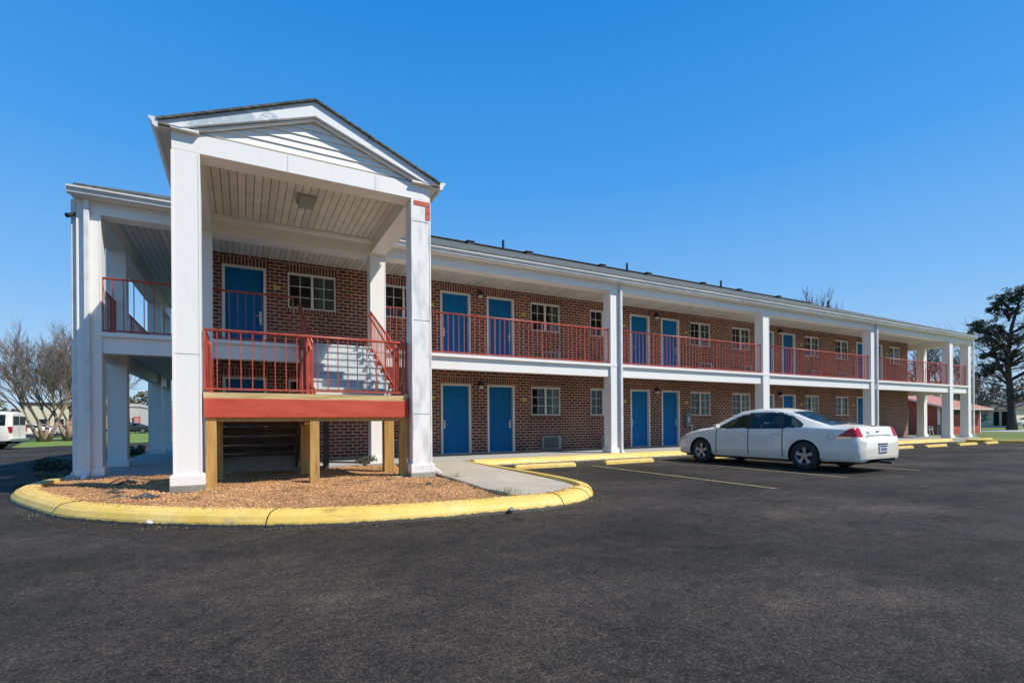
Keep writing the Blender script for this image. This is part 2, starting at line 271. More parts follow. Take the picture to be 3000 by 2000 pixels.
# ------------------------------------------------------------------ mesh helpers
class MB:
    def __init__(s): s.v=[]; s.f=[]; s.smooth=False
    def add(s,vs,fs):
        o=len(s.v); s.v+= [tuple(p) for p in vs]; s.f+=[tuple(i+o for i in f) for f in fs]; return s
    def box(s,x0,x1,y0,y1,z0,z1):
        if x0>x1:x0,x1=x1,x0
        if y0>y1:y0,y1=y1,y0
        if z0>z1:z0,z1=z1,z0
        return s.add([(x0,y0,z0),(x1,y0,z0),(x1,y1,z0),(x0,y1,z0),(x0,y0,z1),(x1,y0,z1),(x1,y1,z1),(x0,y1,z1)],[(0,3,2,1),(4,5,6,7),(0,1,5,4),(1,2,6,5),(2,3,7,6),(3,0,4,7)])
    def bar(s,p,q,w,h=None,up=(0,0,1)):
        h=h or w; p=Vector(p); q=Vector(q); d=(q-p).normalized(); u=Vector(up)
        if abs(d.dot(u))>.98: u=Vector((0,1,0))
        r=d.cross(u).normalized()*w/2; t=r.cross(d).normalized()*h/2
        vs=[a+i*r+j*t for a in (p,q) for i,j in ((-1,-1),(1,-1),(1,1),(-1,1))]
        return s.add(vs,[(0,1,2,3),(7,6,5,4),(0,4,5,1),(1,5,6,2),(2,6,7,3),(3,7,4,0)])
    def tube(s,pts,rs,n=6,cap=True):
        pts=[Vector(p) for p in pts]
        if not hasattr(rs,'__len__'): rs=[rs]*len(pts)
        o=len(s.v); a=None
        for i,p in enumerate(pts):
            d=(pts[min(i+1,len(pts)-1)]-pts[max(i-1,0)]); d=d.normalized() if d.length>1e-9 else Vector((0,0,1))
            if a is None: a=d.orthogonal().normalized()
            a=(a-d*a.dot(d)); a=a.normalized() if a.length>1e-6 else d.orthogonal().normalized(); b=d.cross(a)
            for k in range(n):
                t=2*math.pi*k/n; s.v.append(tuple(p+(a*math.cos(t)+b*math.sin(t))*rs[i]))
        for i in range(len(pts)-1):
            for k in range(n):
                k2=(k+1)%n; s.f.append((o+i*n+k,o+i*n+k2,o+(i+1)*n+k2,o+(i+1)*n+k))
        if cap: s.f.append(tuple(o+k for k in reversed(range(n)))); s.f.append(tuple(o+(len(pts)-1)*n+k for k in range(n)))
        return s
    def poly(s,pts,z0,z1):
        n=len(pts); return s.add([(x,y,z0) for x,y in pts]+[(x,y,z1) for x,y in pts],[tuple(reversed(range(n))),tuple(range(n,2*n))]+[(i,(i+1)%n,n+(i+1)%n,n+i) for i in range(n)])
    def prism_y(s,pts,y0,y1):   # pts in (x,z)
        n=len(pts); return s.add([(x,y0,z) for x,z in pts]+[(x,y1,z) for x,z in pts],[tuple(range(n)),tuple(reversed(range(n,2*n)))]+[(i,n+i,n+(i+1)%n,(i+1)%n) for i in range(n)])
    def prism_x(s,pts,x0,x1):   # pts in (y,z)
        n=len(pts); return s.add([(x0,y,z) for y,z in pts]+[(x1,y,z) for y,z in pts],[tuple(reversed(range(n))),tuple(range(n,2*n))]+[(i,(i+1)%n,n+(i+1)%n,n+i) for i in range(n)])
    def build(s,name,mat,parent=None,smooth=False,bevel=0,local=False):
        me=bpy.data.meshes.new(name); off=Vector((0,0,0))
        if parent is not None and not local: off=world_off(parent)
        vs=np.array(s.v,dtype=float).reshape(-1,3)-np.array(off)
        me.from_pydata([tuple(v) for v in vs],[],s.f); me.update()
        if smooth: me.polygons.foreach_set('use_smooth',[True]*len(me.polygons))
        me.materials.append(M[mat] if isinstance(mat,str) else mat)
        o=bpy.data.objects.new(name,me); C.objects.link(o)
        if parent is not None: o.parent=parent
        if bevel:
            b=o.modifiers.new('bevel','BEVEL'); b.width=bevel; b.segments=2; b.limit_method='ANGLE'; b.angle_limit=.6
        return o
def world_off(o):
    v=Vector((0,0,0))
    while o is not None: v=v+o.location; o=o.parent
    return v
def thing(name,label,cat,loc=(0,0,0),group=None,rz=0):
    o=bpy.data.objects.new(name,None); C.objects.link(o); o.location=loc; o.rotation_euler=(0,0,rz); o.empty_display_size=.3
    return tag(o,label,cat,group)
def tag(o,label,cat,group=None,kind=None):
    if label: o['label']=label
    if cat: o['category']=cat
    if group: o['group']=group
    if kind: o['kind']=kind
    return o
def structure(name,mb,mat,label=None,cat=None,**k):
    o=mb.build(name,mat,**k); o['kind']='structure'
    if label: o['label']=label
    if cat: o['category']=cat
    return o
def copy_tree(o,parent=None):
    c=o.copy(); C.objects.link(c); c.parent=parent
    for ch in [x for x in bpy.data.objects if x.parent==o]: copy_tree(ch,c)
    return c
# ================================================================== GROUND
ZW=.165
g=MB(); g.add([(-900,-300,-.02),(1200,-300,-.02),(1200,1500,-.02),(-900,1500,-.02)],[(0,1,2,3)])
structure('ground',g,'grass','grassy ground reaching to the horizon','ground')
def sheet(name,pts,z,mat,label,cat):
    m=MB(); m.add([(x,y,z) for x,y in pts],[tuple(range(len(pts)))]); return structure(name,m,mat,label,cat)
sheet('parking_lot',[(-90,-60),(31.6,-60),(31.6,11.8),(-3.3,12.3),(-3.75,12.4),(-3.75,44.5),(-6.5,41.6),(-11,36.4),(-16.5,58),(-20,100),(-90,100)],0,'asphalt','dark cracked asphalt parking lot in front of the motel','parking lot')
sheet('lawn',[(-10.9,36.6),(-6.4,41.8),(-3.6,44.7),(12,60),(60,90),(60,150),(-30,150),(-19.8,100),(-16.3,58)],-.005,'lawn','bright green lawn behind the left gallery','lawn')
sheet('driveway',[(58,2),(120,2),(120,23),(66,23.5),(62,20.5),(58,10)],-.008,'concrete','pale driveway beyond the right lawn','driveway')
sheet('far_street',[(-200,92),(60,92),(60,100),(-200,100)],.006,'asphalt','far street behind the lawn','street')
# walkway
m=MB(); m.box(-2.98,-.70,14.9,24.2,-.05,ZW); m.box(-2.98,35.6,12.22,14.95,-.05,ZW); m.box(34.17,35.6,14.95,24.2,-.05,ZW)
structure('walkway',m,'concrete','concrete walkway under the motel gallery','walkway')
# yellow edge of the walkway
m=MB(); m.prism_x([(12.22,-.02),(12.22,ZW+.002),(12.0,ZW+.002),(11.93,.145),(11.84,0),(11.84,-.02)],5.28,31.6)
structure('walkway_kerb',m,'yellow','yellow painted kerb along the walkway','kerb')
m=MB(); 
def sweep(mb,path,prof,closed=False):
    n=len(path); P=[Vector((x,y,0)) for x,y in path]; o=len(mb.v); k=len(prof)
    for i in range(n):
        d=(P[min(i+1,n-1)]-P[max(i-1,0)]).normalized(); nn=Vector((-d.y,d.x,0))
        for a,z in prof: q=P[i]+nn*a; mb.v.append((q.x,q.y,z))
    for i in range(n-1):
        for j in range(k-1): mb.f.append((o+i*k+j,o+(i+1)*k+j,o+(i+1)*k+j+1,o+i*k+j+1))
    mb.f.append(tuple(o+j for j in range(k))); mb.f.append(tuple(o+(n-1)*k+j for j in reversed(range(k))))
def smoothpath(pts,sub=6):
    P=[np.array(p,float) for p in pts]; out=[]
    for i in range(len(P)-1):
        p0=P[max(i-1,0)];p1=P[i];p2=P[i+1];p3=P[min(i+2,len(P)-1)]
        for t in np.linspace(0,1,sub,endpoint=False):
            out.append(.5*((2*p1)+(-p0+p2)*t+(2*p0-5*p1+4*p2-p3)*t*t+(-p0+3*p1-3*p2+p3)*t**3))
    out.append(P[-1]); return [(float(a),float(b)) for a,b in out]
ISL=smoothpath([(-3.32,12.3),(-3.32,11.4),(-3.25,10.75),(-3.0,9.95),(-2.42,8.75),(-1.95,7.92),(-1.45,7.36),(-.88,6.84),(-.21,6.34),(.42,5.98),(1.09,5.76),(1.88,5.61),(2.6,5.56),(3.2,5.53),(3.75,5.56),(4.15,5.70),(4.55,6.0),(4.85,6.4),(5.03,6.95),(5.13,7.7),(5.17,8.8),(5.19,10.2),(5.22,11.9)])
PROF=[(0,-.02),(0,.0),(.02,.06),(.06,.115),(.12,.15),(.20,.163),(.33,.163),(.345,.155),(.35,.02)]
# the right arm of the kerb is narrower
m=MB(); n1=len(ISL)*17//23
sweep(m,ISL[:n1+1],PROF); sweep(m,ISL[n1:],[(a*.62,z) for a,z in PROF])
structure('island_kerb',m,'yellow','rounded yellow painted kerb around the mulch island','kerb',smooth=False)
# joints in the kerb
m=MB()
for i in (28,52,84,94):
    p=Vector((*ISL[i],0)); q=Vector((*ISL[i+1],0)); d=(q-p).normalized(); nn=Vector((-d.y,d.x,0)); a=p
    pr=[(-.003,0),(.02,.063),(.06,.119),(.12,.154),(.20,.1665),(.33,.1665)]
    for k in range(len(pr)-1):
        m.bar((a.x+nn.x*pr[k][0],a.y+nn.y*pr[k][0],pr[k][1]),(a.x+nn.x*pr[k+1][0],a.y+nn.y*pr[k+1][0],pr[k+1][1]),.010,.006)
structure('kerb_joints',m,'dark','narrow dark joints across the island kerb','kerb joint')
# island fill: ramp at the right, mulch at the left
def inset(path,a):
    out=[]
    for i in range(len(path)):
        p=Vector(path[i]); d=(Vector(path[min(i+1,len(path)-1)])-Vector(path[max(i-1,0)])).normalized(); out.append((p.x-d.y*a,p.y+d.x*a))
    return out
INS=inset(ISL,.30)
BED=[(3.32,12.3),(3.36,9.2),(3.28,8.0),(3.2,6.9),(3.28,6.2),(3.42,5.86)]
ri=[p for p in inset(ISL,.19) if p[0]>3.42]
ram=BED+ri+[(5.05,12.22)]
m=MB(); m.add([(x,y,.155-.05*min(1,max(0,(12.22-y)/5))+.045*min(1,max(0,(6.6-y)/.8))) for x,y in ram],[tuple(range(len(ram)))])
structure('ramp',m,'ramp','concrete ramp curving from the walkway to the kerb','ramp')
m=MB()
for a,b in zip(BED[:4],BED[1:5]): m.bar((a[0],a[1],.10),(b[0],b[1],.10),.05,.10)
structure('ramp_edge',m,'block','raised edge between the ramp and the mulch bed','kerb')
li=[p for p in INS if p[0]<3.42 and p[1]<12.25]
bed=[q for q in li if q[0]<3.4]+[(3.36,6.2),(3.25,6.9),(3.32,8.0),(3.38,9.2),(3.34,12.23),(-3.02,12.23)]
from mathutils.geometry import tessellate_polygon
def inpoly(x,y,P):
    c=False; j=len(P)-1
    for i in range(len(P)):
        if (P[i][1]>y)!=(P[j][1]>y) and x<(P[j][0]-P[i][0])*(y-P[i][1])/(P[j][1]-P[i][1])+P[i][0]: c=not c
        j=i
    return c
def edged(x,y,P):
    best=9
    for i in range(len(P)):
        a=Vector(P[i]); b=Vector(P[(i+1)%len(P)]); p=Vector((x,y)); ab=b-a; t=max(0,min(1,(p-a).dot(ab)/max(ab.dot(ab),1e-9))); best=min(best,(p-a-ab*t).length)
    return best
def bedz(x,y): 
    e=edged(x,y,bed); return .105+.035*min(1,e/.5)+.022*math.sin(x*3.1+1)*math.sin(y*2.3)+.012*math.sin(x*9+y*7)
m=MB(); st=.09; gx=int(7/st); gy=int(7/st); idx={}
for i in range(gx):
    for j in range(gy):
        x=-3.2+i*st; y=5.5+j*st
        if inpoly(x,y,bed): idx[i,j]=len(m.v); m.v.append((x,y,bedz(x,y)))
for (i,j),a in idx.items():
    if (i+1,j) in idx and (i,j+1) in idx and (i+1,j+1) in idx: m.f.append((a,idx[i+1,j],idx[i+1,j+1],idx[i,j+1]))
m.add([(x,y,.10) for x,y in bed],[tuple(range(len(bed)))])
cv=[]
for _ in range(42000):
    x=random.uniform(-3.3,3.4); y=random.uniform(5.6,12.2)
    if y>9.5 and random.random()<.5: continue
    if not inpoly(x,y,bed): continue
    cv.append((x,y))
chips=MB()
for x,y in cv:
    z=bedz(x,y)+random.uniform(0,.016); L=random.uniform(.010,.030); wd=random.uniform(.004,.011); a=random.uniform(0,6.28); b=random.gauss(0,.35)
    d=Vector((math.cos(a)*math.cos(b),math.sin(a)*math.cos(b),math.sin(b)))*L/2; s_=Vector((-math.sin(a),math.cos(a),random.gauss(0,.3)))*wd/2; c=Vector((x,y,z)); t=Vector((0,0,.006))
    chips.add([c-d-s_,c+d-s_,c+d+s_,c-d+s_,c-d+t,c+d+t],[(0,1,5,4),(1,2,5),(2,3,4,5),(3,0,4)])
for _ in range(900):
    i=random.randrange(4,len(ISL)-34); p=Vector(ISL[i]); q=Vector(ISL[i+1]); d=(q-p).normalized(); off=.34-abs(random.gauss(0,.06)); x=p.x-d.y*off+random.uniform(-.05,.05); y=p.y+d.x*off+random.uniform(-.05,.05)
    a=random.uniform(0,6.28); L=random.uniform(.008,.024); dx_,dy_=math.cos(a)*L/2,math.sin(a)*L/2; z=.166
    chips.add([(x-dx_+dy_*.3,y-dy_-dx_*.3,z),(x+dx_+dy_*.3,y+dy_-dx_*.3,z),(x+dx_-dy_*.3,y+dy_+dx_*.3,z),(x-dx_-dy_*.3,y-dy_+dx_*.3,z),(x-dx_,y-dy_,z+.006),(x+dx_,y+dy_,z+.006)],[(0,1,5,4),(1,2,5),(2,3,4,5),(3,0,4)])
o=m.build('mulch_bed','mulch'); tag(o,None,None,kind='structure'); o['label']='mulch bed soil of the island'; o['category']='mulch bed'
o=chips.build('mulch','chip'); tag(o,'orange brown wood chip mulch filling the island bed','mulch',kind='stuff')
# painted lines
def line(p,q,wd,label):
    d=(Vector(q)-Vector(p)).normalized(); nn=Vector((-d.y,d.x))*wd/2
    m=MB(); m.add([(p[0]-nn.x,p[1]-nn.y,.004),(q[0]-nn.x,q[1]-nn.y,.004),(q[0]+nn.x,q[1]+nn.y,.004),(p[0]+nn.x,p[1]+nn.y,.004)],[(0,1,2,3)])
    structure('parking_line',m,'line',label,'painted line')
line((8.0,10.55),(7.8,5.3),.10,'yellow stall line to the left of the white sedan, nearest the ramp')
line((10.74,10.75),(10.45,5.6),.10,'yellow stall line close beside the white sedan')
line((13.5,10.7),(13.25,5.6),.10,'yellow stall line on the far side of the white sedan')
# wheel stops
def stop_mesh(mb,L):
    pr=[(-.075,0),(-.065,.06),(-.045,.105),(.045,.105),(.065,.06),(.075,0)]
    o=len(mb.v)
    for x,s in ((-L/2,.6),(-L/2+.05,1),(L/2-.05,1),(L/2,.6)):
        for y,z in pr: mb.v.append((x,y*(.9 if s<1 else 1),z*s))
    for i in range(3):
        for j in range(5): mb.f.append((o+i*6+j,o+i*6+j+1,o+(i+1)*6+j+1,o+(i+1)*6+j))
    mb.f.append(tuple(o+j for j in reversed(range(6)))); mb.f.append(tuple(o+18+j for j in range(6)))
wm=MB(); stop_mesh(wm,1.72); ws=wm.build('wheel_stop','yellow_stop')
wlab=['yellow wheel stop nearest the ramp, first in the row','second yellow wheel stop, just left of the white sedan','yellow wheel stop in front of the white sedan, under its nose','yellow wheel stop just right of the sedan, mostly hidden behind it','fifth yellow wheel stop from the ramp, behind the sedan body','sixth yellow wheel stop, behind the sedan trunk','yellow wheel stop at the sedan rear bumper, short piece showing','third yellow wheel stop from the far end of the lot','second to last yellow wheel stop near the end columns','last yellow wheel stop, at the corner by the right lawn']
for k in range(10):
    o=ws if k==0 else ws.copy()
    if k: C.objects.link(o)
    x=[6.68,9.38,12.65,15.1,17.55,20.3,22.75,25.45,28.2,30.6][k]; yy=[10.72,10.7,10.68,10.6,10.5,10.35,10.2,10.15,10.1,10.1][k]
    if k==9: o.scale=(.8,1,1)
    o.location=(x,yy,.0); o.rotation_euler=(0,0,[-.05,.02,0,0,0,.01,0,0,0,.02][k])
    tag(o,wlab[k],'wheel stop','yellow wheel stops along the walkway')
# right lot kerb
m=MB(); sweep(m,[(31.6,-30),(31.6,11.0),(31.75,11.35),(32.2,11.6),(35.0,11.7)],[(0,-.02),(-0,.12),(-.04,.15),(-.22,.15),(-.24,-.02)])
structure('lot_kerb',m,'yellow_stop','yellow kerb between the parking lot and the right lawn','kerb')
# ================================================================== MOTEL
YW=14.95; YC=12.38; ZF=2.95; XL=-.70; XR=34.17; YB=20.7
mo=thing('motel_building','two storey red brick motel with white columns, red railings, blue doors and gabled portico','motel',(16,14.95,0))
doors=[]; wins=[]
for z0,up in ((ZW,0),(3.085,1)):
    for a,b,hs in ((-.46,.57,1),(5.47,6.5,-1),(7.08,8.1,1),(13.18,14.18,-1),(14.8,15.8,1),(20.9,21.9,-1),(22.53,23.52,1),(28.82,29.82,-1),(30.4,31.4,1)):
        if not up and a>30: continue
        doors.append((a,b,z0,hs))
    for a in (1.1,3.72,8.76,11.29,16.45,19.03,24.28,26.88,32.12):
        if not up and a>32: continue
        wins.append((a,a+1.2+(.05 if a<2 else 0),z0+1.22,z0+2.205))
for x0,x1,z0,hs in doors: pass
holes=[(a,b,z-.0,z+2.215) for a,b,z,_ in doors]+wins
def holed_wall(mb,x0,x1,z0,z1,Y,holes,depth):
    xs=sorted({x0,x1}|{h[0] for h in holes}|{h[1] for h in holes}); zs=sorted({z0,z1}|{h[2] for h in holes}|{h[3] for h in holes})
    for i in range(len(xs)-1):
        for j in range(len(zs)-1):
            cx=(xs[i]+xs[i+1])/2; cz=(zs[j]+zs[j+1])/2
            if any(h[0]<cx<h[1] and h[2]<cz<h[3] for h in holes): continue
            mb.add([(xs[i],Y,zs[j]),(xs[i+1],Y,zs[j]),(xs[i+1],Y,zs[j+1]),(xs[i],Y,zs[j+1])],[(0,1,2,3)])
    for a,b,c,d in holes:
        mb.add([(a,Y,c),(b,Y,c),(b,Y,d),(a,Y,d),(a,Y+depth,c),(b,Y+depth,c),(b,Y+depth,d),(a,Y+depth,d)],[(0,4,5,1),(1,5,6,2),(2,6,7,3),(3,7,4,0)])
m=MB(); holed_wall(m,XL,XR,0,5.62,YW,holes,.12)
m.add([(XL,YW,0),(XL,YB,0),(XL,YB,5.62),(XL,YW,5.62),(XR,YW,0),(XR,YB,0),(XR,YB,5.62),(XR,YW,5.62)],[(0,3,2,1),(4,5,6,7),(1,2,6,5)])
m.build('brick_wall','brick',mo)
# interior box behind openings
m=MB(); m.box(XL+.05,XR-.05,YW+1.6,YW+1.7,0,5.6); m.box(XL+.05,XR-.05,YW+.12,YW+1.6,2.7,3.05); 
for x in (3.2,10.7,18.4,26.2): m.box(x-.05,x+.05,YW+.12,YW+1.6,0,5.6)
m.build('room_partition','room',mo)
def make_door(x0,x1,z0,hs,tagd=False):
    Y=YW; t=.068
    m=MB(); m.box(x0+t,x1-t,Y+.09,Y+.118,z0+.012,z0+2.16); d=m.build('door','blue',mo)
    m=MB(); m.box(x0,x0+t,Y-.018,Y+.11,z0,z0+2.215); m.box(x1-t,x1,Y-.018,Y+.11,z0,z0+2.215); m.box(x0+t,x1-t,Y-.018,Y+.11,z0+2.16,z0+2.215); m.build('frame','frame',d,bevel=.004)
    m=MB(); m.box(x0+t,x1-t,Y-.01,Y+.088,z0-.004,z0+.014); m.build('threshold','metal',d)
    xh=x1-t-.075 if hs>0 else x0+t+.075
    m=MB(); m.box(xh-.028,xh+.028,Y+.065,Y+.089,z0+.80,z0+1.06); m.tube([(xh,Y+.05,z0+.93),(xh,Y+.0,z0+.93),(xh-hs*.12,Y-.0,z0+.93)],.011,6); m.tube([(xh,Y+.07,z0+1.02),(xh,Y+.03,z0+1.02)],.022,10)
    m.build('handle','metal',d,bevel=.003)
    if tagd:
        m=MB(); m.box(xh-.02,xh+.05,Y+.008,Y+.012,z0+.70,z0+.88); m.build('hang_tag','plastic',d)
    m=MB(); m.box(x0-.05,x1+.05,Y-.004,Y+.0,z0+2.222,z0+2.43); m.build('brick_lintel','soldier',mo)
    return d
for k,(a,b,z,hs) in enumerate(doors): make_door(a,b,z,hs,a<0 and z>1)
def make_window(x0,x1,z0,z1,k):
    Y=YW+.05; t=.042; xm=(x0+x1)/2
    m=MB(); m.box(x0,x1,Y-.03,Y+.06,z1-.062,z1); m.box(x0,x1,Y-.05,Y+.06,z0,z0+.038)
    m.box(x0,x0+t,Y-.03,Y+.06,z0+.038,z1-.062); m.box(x1-t,x1,Y-.03,Y+.06,z0+.038,z1-.062); m.box(xm-.032,xm+.032,Y-.024,Y+.05,z0+.038,z1-.062)
    wdw=m.build('window','frame',mo,bevel=.003)
    m=MB()
    for a,b,yo in ((x0+t,xm-.032,.018),(xm+.032,x1-t,.0)):
        c=(a+b)/2; m.box(c-.008,c+.008,Y+yo-.006,Y+yo+.004,z0+.038,z1-.062)
        for q in (1,2): z=z0+.038+(z1-z0-.1)*q/3; m.box(a,b,Y+yo-.0055,Y+yo+.0045,z-.008,z+.008)
    m.build('muntins','frame',wdw)
    m=MB(); m.add([(x0+t,Y+.026,z0+.03),(xm,Y+.026,z0+.03),(xm,Y+.026,z1-.06),(x0+t,Y+.026,z1-.06),(xm,Y+.008,z0+.03),(x1-t,Y+.008,z0+.03),(x1-t,Y+.008,z1-.06),(xm,Y+.008,z1-.06)],[(0,1,2,3),(4,5,6,7)])
    m.build('pane','glass',wdw)
    # curtains: bunched at the sides
    m=MB(); rr=random.Random(k*3+1)
    def cur(a,b,y):
        n=max(4,int((b-a)/.028)); pts=[(a+(b-a)*i/n, y+(.018 if i%2 else -.018)+rr.uniform(-.006,.006)) for i in range(n+1)]
        for i in range(n): m.add([(pts[i][0],pts[i][1],z0-.05),(pts[i+1][0],pts[i+1][1],z0-.05),(pts[i+1][0],pts[i+1][1],z1),(pts[i][0],pts[i][1],z1)],[(0,1,2,3)])
    s=rr.choice([.30,.40,.26,.48,.52]); cur(x1-.06-s,x1-.0,YW+.17)
    if rr.random()<.5: cur(x0,x0+rr.uniform(.08,.22),YW+.19)
    m.build('curtain','curtain',wdw)
    m=MB(); m.box(x0-.04,x1+.04,YW-.004,YW,z1+.004,z1+.21); m.build('brick_lintel','soldier',mo)
    m=MB(); m.box(x0-.02,x1+.02,YW-.022,YW-.0,z0-.10,z0-.002); m.build('brick_sill','soldier',mo)
for k,(a,b,c,d) in enumerate(wins): make_window(a,b,c,d,k)
# room number plates (digits too small to read in the photo)
for z in (ZW+1.76,3.085+1.74):
    for x in (.82,5.2,8.47,12.9,16.2,20.66,24.0,28.5,31.85):
        if z<3 and x>31: continue
        m=MB(); m.box(x-.075,x+.075,YW-.012,YW-.002,z-.055,z+.055); p=m.build('room_number_plate','plate',mo)
        m=MB()
        for q in range(3):
            cx=x-.036+q*.036
            for s in range(3): m.box(cx-.009,cx+.009,YW-.0145,YW-.0125,z-.026+s*.022,z-.020+s*.022)
            m.box(cx+.006,cx+.010,YW-.0143,YW-.0127,z-.026,z+.024)
        m.build('digits','plateink',p)
# lamps between doors
for z in (ZW+2.24,3.085+2.26):
    for x in (6.83,14.52,22.3):
        m=MB(); m.box(x-.055,x+.055,YW-.10,YW-.001,z-.05,z+.07); m.prism_x([(YW-.001,z+.07),(YW-.14,z+.03),(YW-.12,z-.06),(YW-.001,z-.05)],x-.07,x+.07); p=m.build('wall_lamp','dark',mo,bevel=.01)
        m=MB(); m.box(x-.06,x+.06,YW-.125,YW-.01,z-.15,z-.062); m.build('lamp_shade','lampglass',p,bevel=.015)
# wall mounted air conditioners
for x,za in ((9.5,0),(12.07,0),(17.2,0),(3.95,0),(9.5,2.92),(12.07,2.92),(17.2,2.92),(19.8,2.92),(25.0,2.92),(27.3,2.92)):
    m=MB(); m.box(x-.38,x+.38,YW-.16,YW-.001,.20+za,.67+za); p=m.build('air_conditioner','ac',mo,bevel=.012)
    m=MB(); m.box(x-.34,x+.26,YW-.166,YW-.158,.24+za,.63+za); gq=m.build('grille','acgrille',p)
    m=MB()
    for k in range(16): m.box(x-.335,x+.255,YW-.174,YW-.1665,.25+za+k*.0238,.2545+za+k*.0238)
    m.build('louvres','boxgrey',p)
# meter box
m=MB(); m.box(16.04,16.34,YW-.14,YW-.001,.92,1.52); p=m.build('utility_box','boxgrey',mo,bevel=.01)
m=MB(); m.box(16.14,16.22,YW-.145,YW-.139,1.1,1.32); m.build('notice','plastic',p)
m=MB(); m.box(16.46,16.50,YW-.03,YW-.001,.5,1.0); m.build('conduit','metal',p)
# balcony slab, gallery ceilings
def ring(mb,x0,x1,y0,y1,z0,z1):
    mb.box(x0,x1,y0,YW-.002,z0,z1); mb.box(x0,XL-.002,YW-.002,y1,z0,z1); mb.box(XR+.002,x1,YW-.002,y1,z0,z1)
m=MB(); ring(m,-2.70,35.03,YC+.20,23.1,2.872,2.90); m.build('balcony_slab','white',mo)
m=MB(); m.box(-2.72,35.05,YC+.06,YC+.26,2.55,2.871); m.box(-2.72,-2.52,YC+.26,23.2,2.55,2.871); m.box(34.85,35.05,YC+.26,23.2,2.55,2.871); m.build('balcony_beam','white',mo)
m=MB(); ring(m,-2.78,35.12,YC-.01,23.26,2.872,2.952); m.build('balcony_ledge','white',mo)
m=MB(); ring(m,-2.51,34.84,YC+.27,23.0,2.855,2.871); m.build('walkway_ceiling','ceiling',mo)
m=MB(); ring(m,-2.6,34.95,YC+.28,23.0,5.58,5.61); m.build('gallery_ceiling','ceiling',mo)
# roof beam
m=MB(); m.box(-2.78,35.1,YC,YC+.36,5.22,5.60); m.box(-2.78,-2.42,YC+.36,23.3,5.22,5.60); m.box(34.75,35.1,YC+.36,23.3,5.22,5.60)
m.build('roof_beam','white',mo,bevel=.006)
m=MB(); m.box(-2.80,35.12,YC-.02,YC-.001,5.40,5.60); m.box(-2.80,-2.781,YC-.0,23.3,5.40,5.60); m.build('beam_trim','white',mo)
# eave fascia and gutter
E0x,E1x,E0y,E1y=-2.79,35.14,12.20,23.4
m=MB(); m.box(E0x,E1x,E0y,YC-.022,5.47,5.495); m.build('eave_soffit','white',mo)
gp=[(0,5.47),(-.03,5.47),(-.065,5.50),(-.07,5.54),(-.11,5.585),(-.11,5.612),(-.095,5.612),(0,5.605)]
m=MB(); m.prism_x([(E0y+a,z) for a,z in gp],E0x-.08,E1x+.06); m.prism_y([(E0x+a,z) for a,z in gp],E0y-.0,E1y); m.build('gutter','gutter',mo)
# roof: hip
RZ=8.02; RY=(E0y+E1y)/2; dx=RY-E0y
m=MB(); z0=5.70
v=[(E0x,E0y,z0),(E1x,E0y,z0),(E1x,E1y,z0),(E0x,E1y,z0),(E0x+dx,RY,RZ),(E1x-dx,RY,RZ)]
m.add(v+[(a,b,c-.05) for a,b,c in v[:4]],[(0,1,5,4),(1,2,5),(2,3,4,5),(3,0,4),(0,6,7,1),(1,7,8,2),(2,8,9,3),(3,9,6,0),(6,9,8,7)]); rf=m.build('roof','shingle',mo)
sl_=(RZ-z0)/dx
m=MB(); m.bar((E0x+dx,RY,RZ+.01),(E1x-dx,RY,RZ+.01),.28,.03); m.build('ridge_cap','shingle',rf)
for x in (7.6,10.15,13.85,16.5,20.1,22.8,26.0):
    y=RY-.28; z=RZ-.28*sl_; m=MB(); m.box(x-.13,x+.13,y-.15,y+.12,z-.08,z+.06); m.box(x-.17,x+.17,y-.18,y+.16,z+.06,z+.085); m.build('roof_vent','dark',rf,bevel=.01)
for x in (9.0,15.25,21.4,29.2):
    y=RY-.35 if x<28 else RY-1.2; z=RZ-(RY-y)*sl_-(.0 if x<28 else 0); m=MB(); m.tube([(x,y,z-.1),(x,y,z+.38)],.05,8); m.tube([(x,y,z+.0),(x,y,z+.05)],.10,8); m.build('vent_pipe','dark',rf)
# columns
def column(x0,y0,wd,z1,mat='white',z0=ZW,base=.17,parent=mo):
    m=MB(); m.box(x0,x0+wd,y0,y0+wd,z0+base,z1); c=m.build('column',mat,parent,bevel=.006)
    m=MB(); m.box(x0-.045,x0+wd+.045,y0-.045,y0+wd+.045,z0,z0+base-.03); m.prism_y([(x0-.045,z0+base-.03),(x0-.02,z0+base),(x0+wd+.02,z0+base),(x0+wd+.045,z0+base-.03)],y0-.02,y0+wd+.02); m.build('column_base',mat,c,bevel=.005)
    m=MB(); m.box(x0-.006,x0+.02,y0-.006,y0+.02,z0+base+.01,z1-.02); m.box(x0+wd-.02,x0+wd+.006,y0-.006,y0+.02,z0+base+.01,z1-.02); m.build('corner_bead',mat,c)
    return c
for x in (-2.78,-.92,2.75,10.14,17.5,25.05,32.6,34.72): column(x,YC,.36,5.22)
for y in (14.75,20.5,22.94): column(-2.78,y,.36,5.22)
column(34.72,14.4,.36,5.22); column(34.72,20.4,.36,5.22)
# downspouts
def downspout(pts,mb=None):
    m=MB()
    for a,b in zip(pts[:-1],pts[1:]): m.bar(a,b,.085,.07,up=(0,1,0) if abs(a[2]-b[2])>.3 else (0,0,1))
    return m.build('downspout','gutter',mo,bevel=.01)
for x in (10.50,25.45,35.18): downspout([(x,YC-.06,5.47),(x,YC-.06,.20),(x+.02,YC-.20,.10)])
downspout([(-2.62,YC-.06,5.47),(-2.62,YC-.06,.25),(-2.66,YC-.22,.12)]); downspout([(-2.84,YC+.1,5.47),(-2.84,YC+.1,.25),(-2.98,YC+.06,.12)])
